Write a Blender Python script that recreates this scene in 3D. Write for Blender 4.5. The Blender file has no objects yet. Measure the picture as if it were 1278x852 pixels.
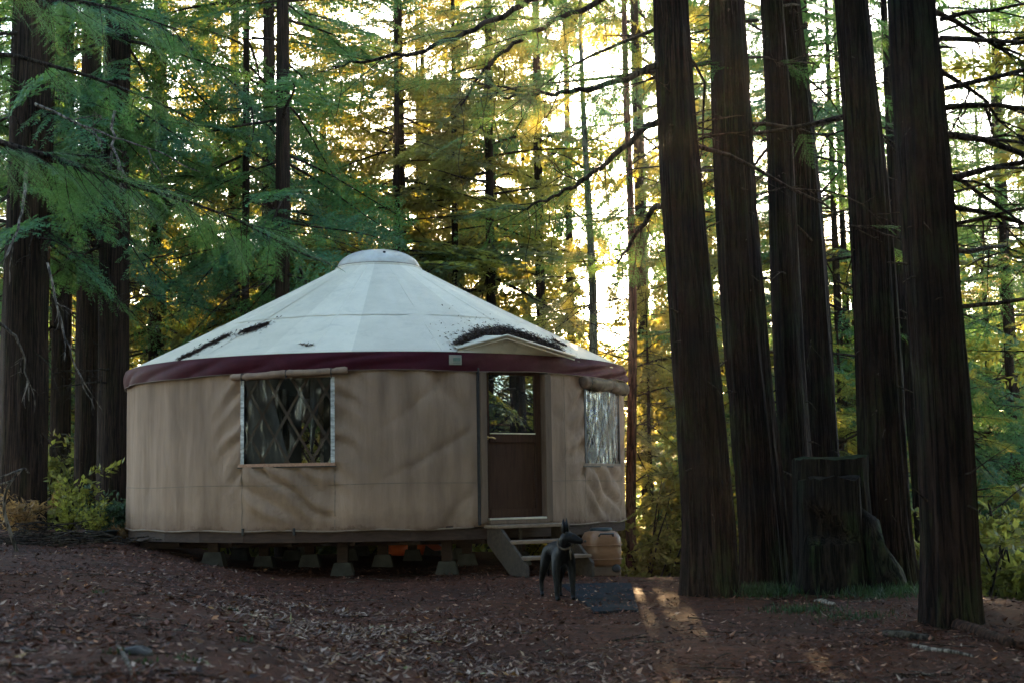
import bpy, math, random
import numpy as np
from math import sin, cos, pi, radians, sqrt, exp
from mathutils import Vector, Matrix

SC = bpy.context.scene
COL = SC.collection

# ------------------------------------------------------------------ camera
CAMZ = 1.03
PITCH, ROLL, LENS = radians(5.74), radians(-0.9), 50.0
cam_d = bpy.data.cameras.new('camera')
cam = bpy.data.objects.new('camera', cam_d)
COL.objects.link(cam)
cam_d.lens = LENS
cam_d.sensor_width = 36.0
cam_d.clip_end = 3000
cam_d.clip_start = 0.05
cam.matrix_world = Matrix.Translation((0, 0, CAMZ)) @ Matrix.Rotation(pi / 2 + PITCH, 4, 'X') @ Matrix.Rotation(ROLL, 4, 'Z')
cam_d.dof.use_dof = True
cam_d.dof.focus_distance = 17.6
cam_d.dof.aperture_fstop = 2.8
SC.camera = cam

# ------------------------------------------------------------------ sky, sun, exposure
SUN_EL, SUN_AZ = radians(14.2), radians(3.6)       # azimuth clockwise from +Y
world = bpy.data.worlds.new('World')
SC.world = world
world.use_nodes = True
nt = world.node_tree
nt.nodes.clear()
wo = nt.nodes.new('ShaderNodeOutputWorld')
wb = nt.nodes.new('ShaderNodeBackground')
sky = nt.nodes.new('ShaderNodeTexSky')
sky.sky_type = 'NISHITA'
sky.sun_disc = False
sky.sun_elevation = SUN_EL
sky.sun_rotation = SUN_AZ
sky.dust_density = 0.6
wb.inputs['Strength'].default_value = 0.15
nt.links.new(sky.outputs['Color'], wb.inputs['Color'])
nt.links.new(wb.outputs['Background'], wo.inputs['Surface'])
sun_d = bpy.data.lights.new('sun', 'SUN')
sun_d.energy = 5.0
sun_d.angle = radians(0.6)
sun_d.color = (1.0, 0.66, 0.34)
sun = bpy.data.objects.new('sun', sun_d)
COL.objects.link(sun)
SUN_DIR = Vector((sin(SUN_AZ) * cos(SUN_EL), cos(SUN_AZ) * cos(SUN_EL), sin(SUN_EL)))
sun.rotation_euler = (-SUN_DIR).to_track_quat('-Z', 'Y').to_euler()
SC.view_settings.view_transform = 'Standard'
SC.view_settings.look = 'None'
SC.view_settings.gamma = 1.0
SC.view_settings.exposure = 3.4
SC.cycles.max_bounces = 8
SC.cycles.diffuse_bounces = 4
SC.cycles.transmission_bounces = 5
SC.cycles.transparent_max_bounces = 12
SC.cycles.use_denoising = True

# ------------------------------------------------------------------ small maths
F_PX = LENS / 36 * 1278
MC = cam.matrix_world.to_3x3()
CAM = Vector((0, 0, CAMZ))


def ray(px, py):
    d = MC @ Vector(((px - 639) / F_PX, -(py - 426) / F_PX, -1.0))
    return d / d.y


def at(px, py, Y):
    """world point seen in photo pixel (px, py) at distance Y along +Y"""
    return CAM + ray(px, py) * Y


def hash2(ix, iy, seed):
    h = (ix * 374761393 + iy * 668265263 + seed * 1442695041) & 0xFFFFFFFF
    h = ((h ^ (h >> 13)) * 1274126177) & 0xFFFFFFFF
    h = h ^ (h >> 16)
    return (h & 0xFFFF) / 65535.0


def vnoise(x, y, seed=0):
    x = np.asarray(x, float); y = np.asarray(y, float)
    x, y = np.broadcast_arrays(x, y)
    xi = np.floor(x).astype(np.int64); yi = np.floor(y).astype(np.int64)
    fx = x - xi; fy = y - yi
    fx = fx * fx * (3 - 2 * fx); fy = fy * fy * (3 - 2 * fy)
    a = hash2(xi, yi, seed); b = hash2(xi + 1, yi, seed)
    c = hash2(xi, yi + 1, seed); d = hash2(xi + 1, yi + 1, seed)
    return (a + (b - a) * fx) * (1 - fy) + (c + (d - c) * fx) * fy


def fbm(x, y, seed=0, octv=4):
    s = 0; a = 0.5; x = np.asarray(x, float); y = np.asarray(y, float)
    for k in range(octv):
        s = s + a * (vnoise(x, y, seed + k) * 2 - 1)
        x = x * 2.03; y = y * 2.03; a *= 0.5
    return s


def smooth(a, b, x):
    t = np.clip((np.asarray(x, float) - a) / (b - a), 0, 1)
    return t * t * (3 - 2 * t)


def ground_z(x, y):
    x = np.asarray(x, float); y = np.asarray(y, float)
    z = -0.16 + 0.06 * smooth(11.5, 17.0, y) - 0.05 * smooth(0.2, 1.4, x) * smooth(14, 17, y)
    line = -0.75 - 0.29 * (y - 9)                        # foot of the bank on the left
    u = -(x - line) / 2.0
    z = z + (0.40 * smooth(-0.35, 1.0, u) + 0.16 * smooth(1.0, 2.6, u))
    z = z + 0.10 * smooth(17, 21, y) * smooth(-4, -7, x)
    ys = np.interp(x, [-9, -6, 0, 0.7, 1.2, 2.2, 3.2, 4.0, 4.7, 6], [24, 24, 24.5, 21, 17.8, 17.6, 17.6, 15.5, 13.3, 12.6])
    d = np.maximum(0, y - ys)
    d = np.where(d < 2, d * d / 4, d - 1)
    z = z - np.minimum(0.30 * d, 7 + 0.02 * d)
    near = smooth(70, 30, np.abs(y)) * smooth(70, 30, np.abs(x))
    z = z + near * (0.05 * fbm(x * 0.7, y * 0.7, 5, 3) + 0.022 * fbm(x * 3.1, y * 3.1, 9, 3))
    return z


def gz(x, y):
    return float(ground_z(x, y))


def gp(px, py):
    """ground point seen in photo pixel"""
    r = ray(px, py)
    Y = 4.0
    while Y < 60:
        P = CAM + r * Y
        if P.z <= gz(P.x, P.y):
            return Vector((P.x, P.y, gz(P.x, P.y)))
        Y += 0.03
    return CAM + r * 40


# ------------------------------------------------------------------ mesh building
class MB:
    def __init__(self):
        self.v = []; self.f = []; self.m = []; self.smooth = []

    def add(self, vs, fs, mi=0, sm=False):
        o = len(self.v)
        self.v.extend([tuple(p) for p in vs])
        for f in fs:
            self.f.append(tuple(i + o for i in f)); self.m.append(mi); self.smooth.append(sm)

    def box(self, c, s, rot=None, mi=0, bev=0.0):
        hx, hy, hz = s[0] / 2, s[1] / 2, s[2] / 2
        b = min(bev, hx * .9, hy * .9, hz * .9)
        R = rot if rot is not None else Matrix.Identity(3)
        c = Vector(c)
        if b <= 0:
            pts = [(-hx, -hy, -hz), (hx, -hy, -hz), (hx, hy, -hz), (-hx, hy, -hz), (-hx, -hy, hz), (hx, -hy, hz), (hx, hy, hz), (-hx, hy, hz)]
            fs = [(3, 2, 1, 0), (4, 5, 6, 7), (0, 1, 5, 4), (1, 2, 6, 5), (2, 3, 7, 6), (3, 0, 4, 7)]
        else:
            def rect(ix, iy, z):
                return [(-ix + b, -iy, z), (ix - b, -iy, z), (ix, -iy + b, z), (ix, iy - b, z), (ix - b, iy, z), (-ix + b, iy, z), (-ix, iy - b, z), (-ix, -iy + b, z)]
            r0 = [(x * (hx - b) / hx, y * (hy - b) / hy, z) for x, y, z in rect(hx, hy, -hz)]
            r1 = rect(hx, hy, -hz + b); r2 = rect(hx, hy, hz - b)
            r3 = [(x * (hx - b) / hx, y * (hy - b) / hy, z) for x, y, z in rect(hx, hy, hz)]
            pts = r0 + r1 + r2 + r3
            fs = [tuple(range(7, -1, -1)), tuple(range(24, 32))]
            for k in range(3):
                for i in range(8):
                    j = (i + 1) % 8
                    fs.append((k * 8 + i, k * 8 + j, k * 8 + 8 + j, k * 8 + 8 + i))
        self.add([c + R @ Vector(p) for p in pts], fs, mi)

    def tube(self, pts, rad, n=8, mi=0, cap=True, sm=True):
        pts = [Vector(p) for p in pts]
        if not hasattr(rad, '__len__'):
            rad = [rad] * len(pts)
        ref = None; vs = []
        for i, p in enumerate(pts):
            d = (pts[min(i + 1, len(pts) - 1)] - pts[max(i - 1, 0)])
            if d.length < 1e-9: d = Vector((0, 0, 1))
            d.normalize()
            if ref is None:
                ref = Vector((0, 0, 1)) if abs(d.z) < 0.9 else Vector((1, 0, 0))
            a = d.cross(ref)
            if a.length < 1e-6: a = d.orthogonal()
            a.normalize(); b = d.cross(a); ref = -b if False else ref
            for k in range(n):
                an = 2 * pi * k / n
                vs.append(p + (a * cos(an) + b * sin(an)) * rad[i])
        fs = []
        for i in range(len(pts) - 1):
            for k in range(n):
                j = (k + 1) % n
                fs.append((i * n + k, i * n + j, (i + 1) * n + j, (i + 1) * n + k))
        if cap:
            fs.append(tuple(range(n - 1, -1, -1))); fs.append(tuple((len(pts) - 1) * n + k for k in range(n)))
        self.add(vs, fs, mi, sm)

    def lathe(self, prof, c=(0, 0, 0), n=24, mi=0, rot=None, sm=True, capb=True, capt=True):
        R = rot if rot is not None else Matrix.Identity(3); c = Vector(c)
        vs = [c + R @ Vector((r * cos(2 * pi * k / n), r * sin(2 * pi * k / n), z)) for r, z in prof for k in range(n)]
        fs = []
        for i in range(len(prof) - 1):
            for k in range(n):
                j = (k + 1) % n
                fs.append((i * n + k, i * n + j, (i + 1) * n + j, (i + 1) * n + k))
        if capb: fs.append(tuple(range(n - 1, -1, -1)))
        if capt: fs.append(tuple((len(prof) - 1) * n + k for k in range(n)))
        self.add(vs, fs, mi, sm)

    def grid(self, P, mi=0, sm=True, skip=None):
        """P: array (rows, cols, 3)"""
        P = np.asarray(P); r, c = P.shape[:2]
        fs = []
        for i in range(r - 1):
            for j in range(c - 1):
                if skip is not None and skip(i, j): continue
                fs.append((i * c + j, i * c + j + 1, (i + 1) * c + j + 1, (i + 1) * c + j))
        self.add(P.reshape(-1, 3), fs, mi, sm)

    def mesh(self, name, mats):
        me = bpy.data.meshes.new(name)
        me.from_pydata(self.v, [], self.f)
        for m in (mats if isinstance(mats, (list, tuple)) else [mats]): me.materials.append(m)
        me.polygons.foreach_set('material_index', self.m)
        me.polygons.foreach_set('use_smooth', self.smooth)
        me.update()
        return me

    def build(self, name, mats, parent=None, loc=None):
        o = bpy.data.objects.new(name, self.mesh(name, mats))
        COL.objects.link(o)
        if parent is not None: o.parent = parent
        if loc is not None: o.location = loc
        return o


def tag(o, label=None, cat=None, group=None, kind=None):
    if label: o['label'] = label
    if cat: o['category'] = cat
    if group: o['group'] = group
    if kind: o['kind'] = kind
    return o


def thing(name, loc=(0, 0, 0), label=None, cat=None, group=None, rz=0.0):
    o = bpy.data.objects.new(name, None)
    o.empty_display_size = 0.2
    COL.objects.link(o)
    o.location = loc; o.rotation_euler = (0, 0, rz)
    return tag(o, label, cat, group)


def copy_tree(o, parent=None):
    c = o.copy(); COL.objects.link(c)
    if parent is not None: c.parent = parent
    for ch in list(o.children): copy_tree(ch, c)
    return c


def quads_mesh(name, V, mats, mi=None, extra=None, sm=False):
    """V (N,4,3) loose quads (fast); extra: MB appended with its own material indices"""
    V = np.asarray(V, np.float32); n = len(V)
    ev = np.array(extra.v, np.float32).reshape(-1, 3) if extra and extra.v else np.zeros((0, 3), np.float32)
    ef = extra.f if extra and extra.v else []
    co = np.concatenate([V.reshape(-1, 3), ev])
    loops = [np.arange(n * 4, dtype=np.int32)]
    starts = [np.arange(n, dtype=np.int32) * 4]
    tot = n * 4; st = []; lp = []
    for f in ef:
        st.append(tot); tot += len(f); lp.extend([i + n * 4 for i in f])
    loops.append(np.array(lp, np.int32)); starts.append(np.array(st, np.int32))
    loops = np.concatenate(loops); starts = np.concatenate(starts)
    me = bpy.data.meshes.new(name)
    me.vertices.add(len(co)); me.vertices.foreach_set('co', co.ravel())
    me.loops.add(len(loops)); me.loops.foreach_set('vertex_index', loops)
    me.polygons.add(len(starts)); me.polygons.foreach_set('loop_start', starts)
    m = np.zeros(len(starts), np.int32)
    if mi is not None: m[:n] = mi
    if ef: m[n:] = np.array(extra.m, np.int32)
    me.polygons.foreach_set('material_index', m)
    me.polygons.foreach_set('use_smooth', np.array([sm] * n + [True] * len(ef), bool))
    for mt in mats: me.materials.append(mt)
    me.update(calc_edges=True)
    return me


def link(name, me, parent=None, loc=None, rz=None):
    o = bpy.data.objects.new(name, me); COL.objects.link(o)
    if parent is not None: o.parent = parent
    if loc is not None: o.location = loc
    if rz is not None: o.rotation_euler = (0, 0, rz)
    return o


# ------------------------------------------------------------------ materials
class NT:
    def __init__(self, name):
        self.m = bpy.data.materials.new(name); self.m.use_nodes = True
        self.t = self.m.node_tree; self.t.nodes.clear()
        self.out = self.t.nodes.new('ShaderNodeOutputMaterial')

    def n(self, typ, **kw):
        nd = self.t.nodes.new(typ)
        for k, v in kw.items():
            if k in nd.inputs: nd.inputs[k].default_value = v
            else: setattr(nd, k, v)
        return nd

    def l(self, a, b): self.t.links.new(a, b)

    def coords(self, scale=(1, 1, 1), kind='Object'):
        tc = self.n('ShaderNodeTexCoord'); mp = self.n('ShaderNodeMapping')
        mp.inputs['Scale'].default_value = scale
        self.l(tc.outputs[kind], mp.inputs['Vector'])
        return mp.outputs['Vector']

    def noise(self, vec, scale, detail=4, rough=0.55, dist=0.0):
        nd = self.n('ShaderNodeTexNoise')
        nd.inputs['Scale'].default_value = scale; nd.inputs['Detail'].default_value = detail
        nd.inputs['Roughness'].default_value = rough; nd.inputs['Distortion'].default_value = dist
        if vec is not None: self.l(vec, nd.inputs['Vector'])
        return nd.outputs['Fac']

    def ramp(self, fac, stops):
        r = self.n('ShaderNodeValToRGB')
        while len(r.color_ramp.elements) < len(stops): r.color_ramp.elements.new(0.5)
        for e, (p, c) in zip(r.color_ramp.elements, stops):
            e.position = p; e.color = (c[0], c[1], c[2], 1) if hasattr(c, '__len__') else (c, c, c, 1)
        self.l(fac, r.inputs['Fac'])
        return r.outputs['Color']

    def mix(self, fac, a, b, mode='MIX'):
        x = self.n('ShaderNodeMix', data_type='RGBA', blend_type=mode)
        for s, v in (('Factor', fac), ('A', a), ('B', b)):
            idx = {'Factor': 0, 'A': 6, 'B': 7}[s]
            if hasattr(v, 'links') or hasattr(v, 'is_linked'): self.l(v, x.inputs[idx])
            elif hasattr(v, '__len__'): x.inputs[idx].default_value = (v[0], v[1], v[2], 1)
            else: x.inputs[idx].default_value = v
        return x.outputs[2]

    def bump(self, h, strength=0.5, dist=0.02):
        b = self.n('ShaderNodeBump'); b.inputs['Strength'].default_value = strength; b.inputs['Distance'].default_value = dist
        self.l(h, b.inputs['Height'])
        return b.outputs['Normal']

    def bsdf(self, color, rough=0.7, spec=0.3, normal=None, metal=0.0):
        p = self.n('ShaderNodeBsdfPrincipled')
        if hasattr(color, 'is_linked'): self.l(color, p.inputs['Base Color'])
        else: p.inputs['Base Color'].default_value = (*color, 1)
        if hasattr(rough, 'is_linked'): self.l(rough, p.inputs['Roughness'])
        else: p.inputs['Roughness'].default_value = rough
        p.inputs['Specular IOR Level'].default_value = spec
        p.inputs['Metallic'].default_value = metal
        if normal is not None: self.l(normal, p.inputs['Normal'])
        return p.outputs['BSDF']

    def done(self, sh):
        self.l(sh, self.out.inputs['Surface']); return self.m


def mat_simple(name, c0, c1, scale=8, stretch=(1, 1, 1), rough=0.75, spec=0.25, bump=0.3, bscale=30, dist=0.01, metal=0):
    t = NT(name)
    v = t.coords(stretch)
    a = t.noise(v, scale, 5)
    col = t.ramp(a, [(0.3, c0), (0.7, c1)])
    b = t.noise(v, bscale, 4)
    return t.done(t.bsdf(col, rough, spec, t.bump(b, bump, dist), metal))


def mat_leaf(name, base, trans, var=0.35, tfac=0.45, alt=None):
    t = NT(name)
    g = t.n('ShaderNodeNewGeometry'); oi = t.n('ShaderNodeObjectInfo')
    r = t.n('ShaderNodeMath', operation='ADD'); t.l(g.outputs['Random Per Island'], r.inputs[0]); t.l(oi.outputs['Random'], r.inputs[1])
    fr = t.n('ShaderNodeMath', operation='FRACT'); t.l(r.outputs[0], fr.inputs[0])
    v = t.coords((1, 1, 1))
    cl = t.noise(v, 1.1, 2)
    hi = tuple(min(1, c * (1 + var)) for c in base); lo = tuple(c * (1 - var) for c in base)
    col = t.mix(fr.outputs[0], lo, hi)
    clm = t.ramp(cl, [(0.35, 0.75), (0.65, 1.2)])
    col = t.mix(1.0, col, clm, 'MULTIPLY')
    if alt is not None:
        al = t.ramp(fr.outputs[0], [(0.93, 0.0), (0.95, 1.0)])
        col = t.mix(al, col, alt)
    tcol = t.mix(fr.outputs[0], tuple(c * (1 - var * .6) for c in trans), tuple(c * (1 + var * .6) for c in trans))
    d = t.bsdf(col, 0.55, 0.35)
    tr = t.n('ShaderNodeBsdfTranslucent'); t.l(tcol, tr.inputs['Color'])
    ms = t.n('ShaderNodeMixShader'); ms.inputs[0].default_value = tfac
    t.l(d, ms.inputs[1]); t.l(tr.outputs[0], ms.inputs[2])
    return t.done(ms.outputs[0])


def mat_bark(name, dark, lite, zs=0.09, scale=9, moss=0.0):
    t = NT(name)
    v = t.coords((1, 1, zs))
    a = t.noise(v, scale, 6, 0.6, 0.6)
    vb = t.coords((1, 1, 0.45))
    b = t.noise(vb, 14, 5, 0.6)
    col = t.ramp(a, [(0.34, tuple(c * .35 for c in dark)), (0.5, dark), (0.68, lite)])
    col = t.mix(t.ramp(b, [(0.3, 0.0), (0.75, 0.55)]), col, tuple(c * 1.3 for c in lite))
    big = t.noise(t.coords((1, 1, 0.4)), 1.3, 3)
    col = t.mix(1.0, col, t.ramp(big, [(0.3, 0.7), (0.7, 1.25)]), 'MULTIPLY')
    if moss > 0:
        mm = t.noise(t.coords((1, 1, 0.5)), 2.2, 5, 0.7)
        col = t.mix(t.ramp(mm, [(0.5, 0.0), (0.7, moss)]), col, (0.02, 0.045, 0.012))
    vf = t.coords((1, 1, zs * .55))
    fz = t.noise(vf, scale * 2.4, 4, 0.55, 0.9)
    col = t.mix(t.ramp(fz, [(0.42, 0.85), (0.54, 0.0)]), col, tuple(c * .12 for c in dark))
    h = t.mix(0.5, t.mix(0.35, a, b), fz)
    return t.done(t.bsdf(col, 0.92, 0.1, t.bump(h, 1.0, 0.07)))


M = {}
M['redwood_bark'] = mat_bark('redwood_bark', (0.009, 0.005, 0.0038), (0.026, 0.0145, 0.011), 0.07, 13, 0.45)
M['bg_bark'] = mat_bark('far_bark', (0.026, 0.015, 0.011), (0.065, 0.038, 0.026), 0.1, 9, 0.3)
M['red_glow_bark'] = mat_bark('red_glow_bark', (0.085, 0.042, 0.028), (0.17, 0.085, 0.055), 0.2, 12)  # reddish bark brightened to carry the orange backlight glow
M['grey_bark'] = mat_bark('grey_bark', (0.09, 0.085, 0.06), (0.17, 0.16, 0.11), 0.25, 12, 0.4)
M['limb'] = mat_bark('limb_bark', (0.035, 0.026, 0.02), (0.075, 0.056, 0.044), 0.4, 10, 0.25)
M['deadwood'] = mat_bark('deadwood', (0.10, 0.08, 0.062), (0.25, 0.21, 0.17), 0.4, 10)
M['needle'] = mat_leaf('needle_leaf', (0.020, 0.105, 0.056), (0.16, 0.29, 0.06), 0.4, 0.44)
M['needle_sun_tint'] = mat_leaf('needle_leaf_sun_tint', (0.024, 0.092, 0.052), (0.42, 0.38, 0.055), 0.4, 0.52)  # needle copy with the sunlit gold put into its transmitted colour
M['needle_dry'] = mat_leaf('needle_leaf_dry', (0.11, 0.075, 0.03), (0.40, 0.26, 0.07), 0.4, 0.45)
M['broad'] = mat_leaf('broad_leaf', (0.06, 0.085, 0.022), (0.36, 0.34, 0.06), 0.45, 0.5, (0.2, 0.13, 0.04))
M['broad_teal'] = mat_leaf('broad_leaf_teal', (0.03, 0.075, 0.05), (0.13, 0.2, 0.06), 0.4, 0.4)
M['broad_yellow'] = mat_leaf('broad_leaf_yellow', (0.16, 0.17, 0.03), (0.34, 0.33, 0.05), 0.4, 0.45)
M['grass'] = mat_leaf('grass_blade', (0.016, 0.04, 0.013), (0.04, 0.075, 0.02), 0.4, 0.35)
M['fern_dry'] = mat_leaf('dry_fern', (0.22, 0.13, 0.055), (0.34, 0.19, 0.06), 0.4, 0.45)


def mat_ground():
    t = NT('forest_floor')
    v = t.coords((1, 1, 1))
    a = t.noise(v, 0.55, 4, 0.6); b = t.noise(v, 9, 6, 0.7, 0.4); c = t.noise(v, 46, 5, 0.7, 0.8)
    col = t.ramp(b, [(0.32, (0.009, 0.0030, 0.0014)), (0.5, (0.032, 0.0102, 0.0043)), (0.68, (0.076, 0.0235, 0.0098))])
    col = t.mix(t.ramp(c, [(0.42, 0.0), (0.72, 0.75)]), col, (0.105, 0.033, 0.0135))
    col = t.mix(1.0, col, t.ramp(a, [(0.32, 0.62), (0.68, 1.25)]), 'MULTIPLY')
    h = t.mix(0.5, b, c)
    return t.done(t.bsdf(col, 0.92, 0.12, t.bump(h, 0.9, 0.03)))


M['ground'] = mat_ground()


def mat_litter(name, stops, rough=0.7, tr=0.0):
    t = NT(name)
    g = t.n('ShaderNodeNewGeometry')
    col = t.ramp(g.outputs['Random Per Island'], stops)
    return t.done(t.bsdf(col, rough, 0.25))


M['litter'] = mat_litter('needle_litter', [(0.0, (0.012, 0.0042, 0.0022)), (0.35, (0.043, 0.0145, 0.007)), (0.7, (0.090, 0.029, 0.0135)), (0.95, (0.135, 0.048, 0.024)), (1.0, (0.19, 0.105, 0.07))], 0.85)
M['brown_leaf'] = mat_litter('brown_leaf', [(0.0, (0.015, 0.006, 0.004)), (0.4, (0.055, 0.021, 0.012)), (0.75, (0.12, 0.045, 0.026)), (0.94, (0.19, 0.085, 0.05)), (0.97, (0.34, 0.2, 0.13)), (1.0, (0.36, 0.13, 0.03))], 0.7)
M['pale_leaf'] = mat_litter('pale_fallen_leaf', [(0.0, (0.05, 0.024, 0.014)), (0.3, (0.11, 0.056, 0.034)), (0.75, (0.19, 0.112, 0.074)), (0.93, (0.33, 0.235, 0.175)), (0.96, (0.3, 0.13, 0.03)), (1.0, (0.12, 0.16, 0.08))], 0.5)
M['roof_litter'] = mat_litter('roof_litter', [(0.0, (0.018, 0.012, 0.01)), (0.6, (0.05, 0.03, 0.022)), (1.0, (0.10, 0.06, 0.04))], 0.9)


def mat_canvas():
    t = NT('tan_canvas')
    v = t.coords((1, 1, 1)); vs = t.coords((1, 1, 0.12))
    a = t.noise(vs, 3.2, 5, 0.65); b = t.noise(v, 0.9, 3)
    w = t.noise(v, 240, 2, 0.6)
    col = t.ramp(a, [(0.28, (0.175, 0.115, 0.080)), (0.55, (0.285, 0.193, 0.137)), (0.75, (0.34, 0.235, 0.17))])
    col = t.mix(1.0, col, t.ramp(b, [(0.3, 0.84), (0.7, 1.1)]), 'MULTIPLY')
    # dirty splash line along the hem
    tc = t.n('ShaderNodeTexCoord'); sp = t.n('ShaderNodeSeparateXYZ'); t.l(tc.outputs['Object'], sp.inputs[0])
    nz = t.noise(v, 5, 4, 0.7)
    ad = t.n('ShaderNodeMath', operation='MULTIPLY_ADD'); t.l(nz, ad.inputs[0]); ad.inputs[1].default_value = -0.3; t.l(sp.outputs[2], ad.inputs[2])
    hm = t.ramp(ad.outputs[0], [(0.34, 0.9), (0.40, 0.45), (0.62, 0.0)])
    col = t.mix(hm, col, (0.09, 0.052, 0.033))
    cr = t.noise(t.coords((1, 1, .55)), 4.5, 3, 0.6, 1.6)
    hh = t.mix(0.2, t.mix(0.6, a, cr), w)
    return t.done(t.bsdf(col, 0.85, 0.15, t.bump(hh, 0.6, 0.05)))


M['canvas'] = mat_canvas()


def mat_roof():
    t = NT('roof_canvas')
    tc = t.n('ShaderNodeTexCoord'); sp = t.n('ShaderNodeSeparateXYZ'); t.l(tc.outputs['Object'], sp.inputs[0])
    an = t.n('ShaderNodeMath', operation='ARCTAN2'); t.l(sp.outputs[0], an.inputs[0]); t.l(sp.outputs[1], an.inputs[1])
    mu = t.n('ShaderNodeMath', operation='MULTIPLY_ADD'); t.l(an.outputs[0], mu.inputs[0]); mu.inputs[1].default_value = 14 / (2 * pi); mu.inputs[2].default_value = 20.3
    fl = t.n('ShaderNodeMath', operation='FLOOR'); t.l(mu.outputs[0], fl.inputs[0])
    wn = t.n('ShaderNodeTexWhiteNoise', noise_dimensions='1D'); t.l(fl.outputs[0], wn.inputs['W'])
    v = t.coords((1, 1, 1))
    a = t.noise(v, 1.6, 5, 0.65); b = t.noise(v, 14, 4, 0.7)
    col = t.mix(wn.outputs['Value'], (0.47, 0.415, 0.315), (0.64, 0.57, 0.44))
    col = t.mix(1.0, col, t.ramp(a, [(0.3, 0.86), (0.65, 1.05)]), 'MULTIPLY')
    col = t.mix(t.ramp(b, [(0.58, 0.0), (0.8, 0.5)]), col, (0.30, 0.26, 0.20))
    st = t.noise(t.coords((1, 1, .25)), 3.0, 5, 0.7, 0.8)
    col = t.mix(t.ramp(st, [(0.55, 0.0), (0.75, 0.45)]), col, (0.32, 0.29, 0.235))
    sh = t.bsdf(col, 0.55, 0.3, t.bump(a, 0.12, 0.03))
    return t.done(sh)


M['roof'] = mat_roof()
M['valance'] = mat_simple('burgundy_valance', (0.034, 0.004, 0.009), (0.058, 0.008, 0.016), 4, (1, 1, .5), 0.7, 0.12, 0.3, 40, 0.01)
M['flap_dark'] = mat_simple('dark_flap', (0.045, 0.033, 0.024), (0.13, 0.095, 0.07), 9, (1, 1, 1), 0.85, 0.15, 0.5, 30)  # darker copy of the canvas for the bunched side flap
M['seam'] = mat_simple('seam_tape', (0.13, 0.095, 0.07), (0.18, 0.135, 0.1), 20)
M['wood_frame'] = mat_simple('tan_frame_wood', (0.07, 0.042, 0.026), (0.115, 0.071, 0.045), 5, (6, 6, .6), 0.6, 0.3, 0.3, 20)
M['door_wood'] = mat_simple('dark_door_wood', (0.024, 0.0105, 0.0055), (0.044, 0.02, 0.011), 5, (8, 8, .6), 0.75, 0.1, 0.25, 20)
M['deck_wood'] = mat_simple('deck_wood', (0.024, 0.014, 0.0105), (0.05, 0.029, 0.021), 4, (2, 2, 8), 0.8, 0.2, 0.4, 30)
M['step_wood'] = mat_simple('step_wood', (0.024, 0.017, 0.012), (0.055, 0.039, 0.028), 3, (3, 8, 8), 0.75, 0.25, 0.4, 30)
M['tread_wood'] = mat_simple('tread_wood', (0.11, 0.075, 0.052), (0.2, 0.14, 0.10), 3, (3, 8, 8), 0.75, 0.2, 0.4, 30)
M['concrete'] = mat_simple('pier_concrete', (0.035, 0.032, 0.027), (0.085, 0.08, 0.07), 6, (1, 1, 1), 0.9, 0.2, 0.5, 40, 0.01)
M['white_tape'] = mat_simple('white_velcro', (0.18, 0.18, 0.17), (0.62, 0.62, 0.6), 16, (.6, .6, 2.2), 0.8, 0.2, 0.2, 60)
M['sill_tape'] = mat_simple('brown_sill', (0.24, 0.13, 0.085), (0.38, 0.22, 0.15), 30, (1, 1, 1), 0.7, 0.2, 0.3, 60)
M['strap'] = mat_simple('black_strap', (0.012, 0.012, 0.013), (0.03, 0.03, 0.03), 20, (1, 1, 1), 0.6, 0.3)
M['lattice'] = mat_simple('lattice_wood', (0.035, 0.02, 0.012), (0.07, 0.04, 0.025), 6, (4, 4, 1))
M['inside'] = mat_simple('dark_sheet', (0.03, 0.028, 0.025), (0.05, 0.045, 0.04), 3)  # near-black cloth for the added interior sheets and the curtains
M['brass'] = mat_simple('brass', (0.5, 0.33, 0.12), (0.62, 0.42, 0.17), 10, (1, 1, 1), 0.3, 0.5, 0.1, 30, 0.003, 1.0)
M['metal'] = mat_simple('threshold_metal', (0.5, 0.47, 0.38), (0.65, 0.6, 0.5), 10, (1, 1, 1), 0.35, 0.5, 0.1, 30, 0.003, 0.9)
M['label'] = mat_simple('cream_label', (0.22, 0.2, 0.165), (0.3, 0.28, 0.235), 6)
M['label_ink'] = mat_simple('label_ink', (0.10, 0.15, 0.12), (0.16, 0.2, 0.17), 40)
M['rubber'] = mat_simple('rubber_mat', (0.008, 0.010, 0.012), (0.018, 0.022, 0.026), 5, (1, 1, 1), 0.95, 0.06, 0.5, 90, 0.006)
M['tank'] = mat_simple('tan_plastic', (0.15, 0.072, 0.036), (0.21, 0.105, 0.055), 3, (1, 1, 1), 0.4, 0.4, 0.1, 20)
M['tank_base'] = mat_simple('tank_base', (0.09, 0.055, 0.036), (0.13, 0.085, 0.058), 4)
M['orange'] = mat_simple('orange_plastic', (0.62, 0.09, 0.015), (0.75, 0.14, 0.03), 4, (1, 1, 1), 0.4, 0.4, 0.1, 20)
M['dog'] = mat_simple('black_fur', (0.0022, 0.0025, 0.0032), (0.006, 0.0065, 0.008), 30, (1, 1, .4), 0.5, 0.12, 0.6, 120, 0.006)
M['dog_eye'] = mat_simple('dog_eye', (0.03, 0.015, 0.008), (0.04, 0.02, 0.01), 5, (1, 1, 1), 0.1, 0.6, 0.0)
M['collar'] = mat_simple('leather_collar', (0.035, 0.026, 0.019), (0.06, 0.045, 0.033), 20)
M['rock'] = mat_simple('dark_rock', (0.012, 0.013, 0.016), (0.03, 0.031, 0.035), 5, (1, 1, 1), 0.7, 0.3, 0.6, 18, 0.03)
M['root'] = mat_bark('root_bark', (0.03, 0.0145, 0.009), (0.075, 0.036, 0.023), 0.5, 9)
M['stump'] = mat_bark('stump_wood', (0.006, 0.005, 0.004), (0.024, 0.0165, 0.012), 0.1, 10, 0.6)
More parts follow.
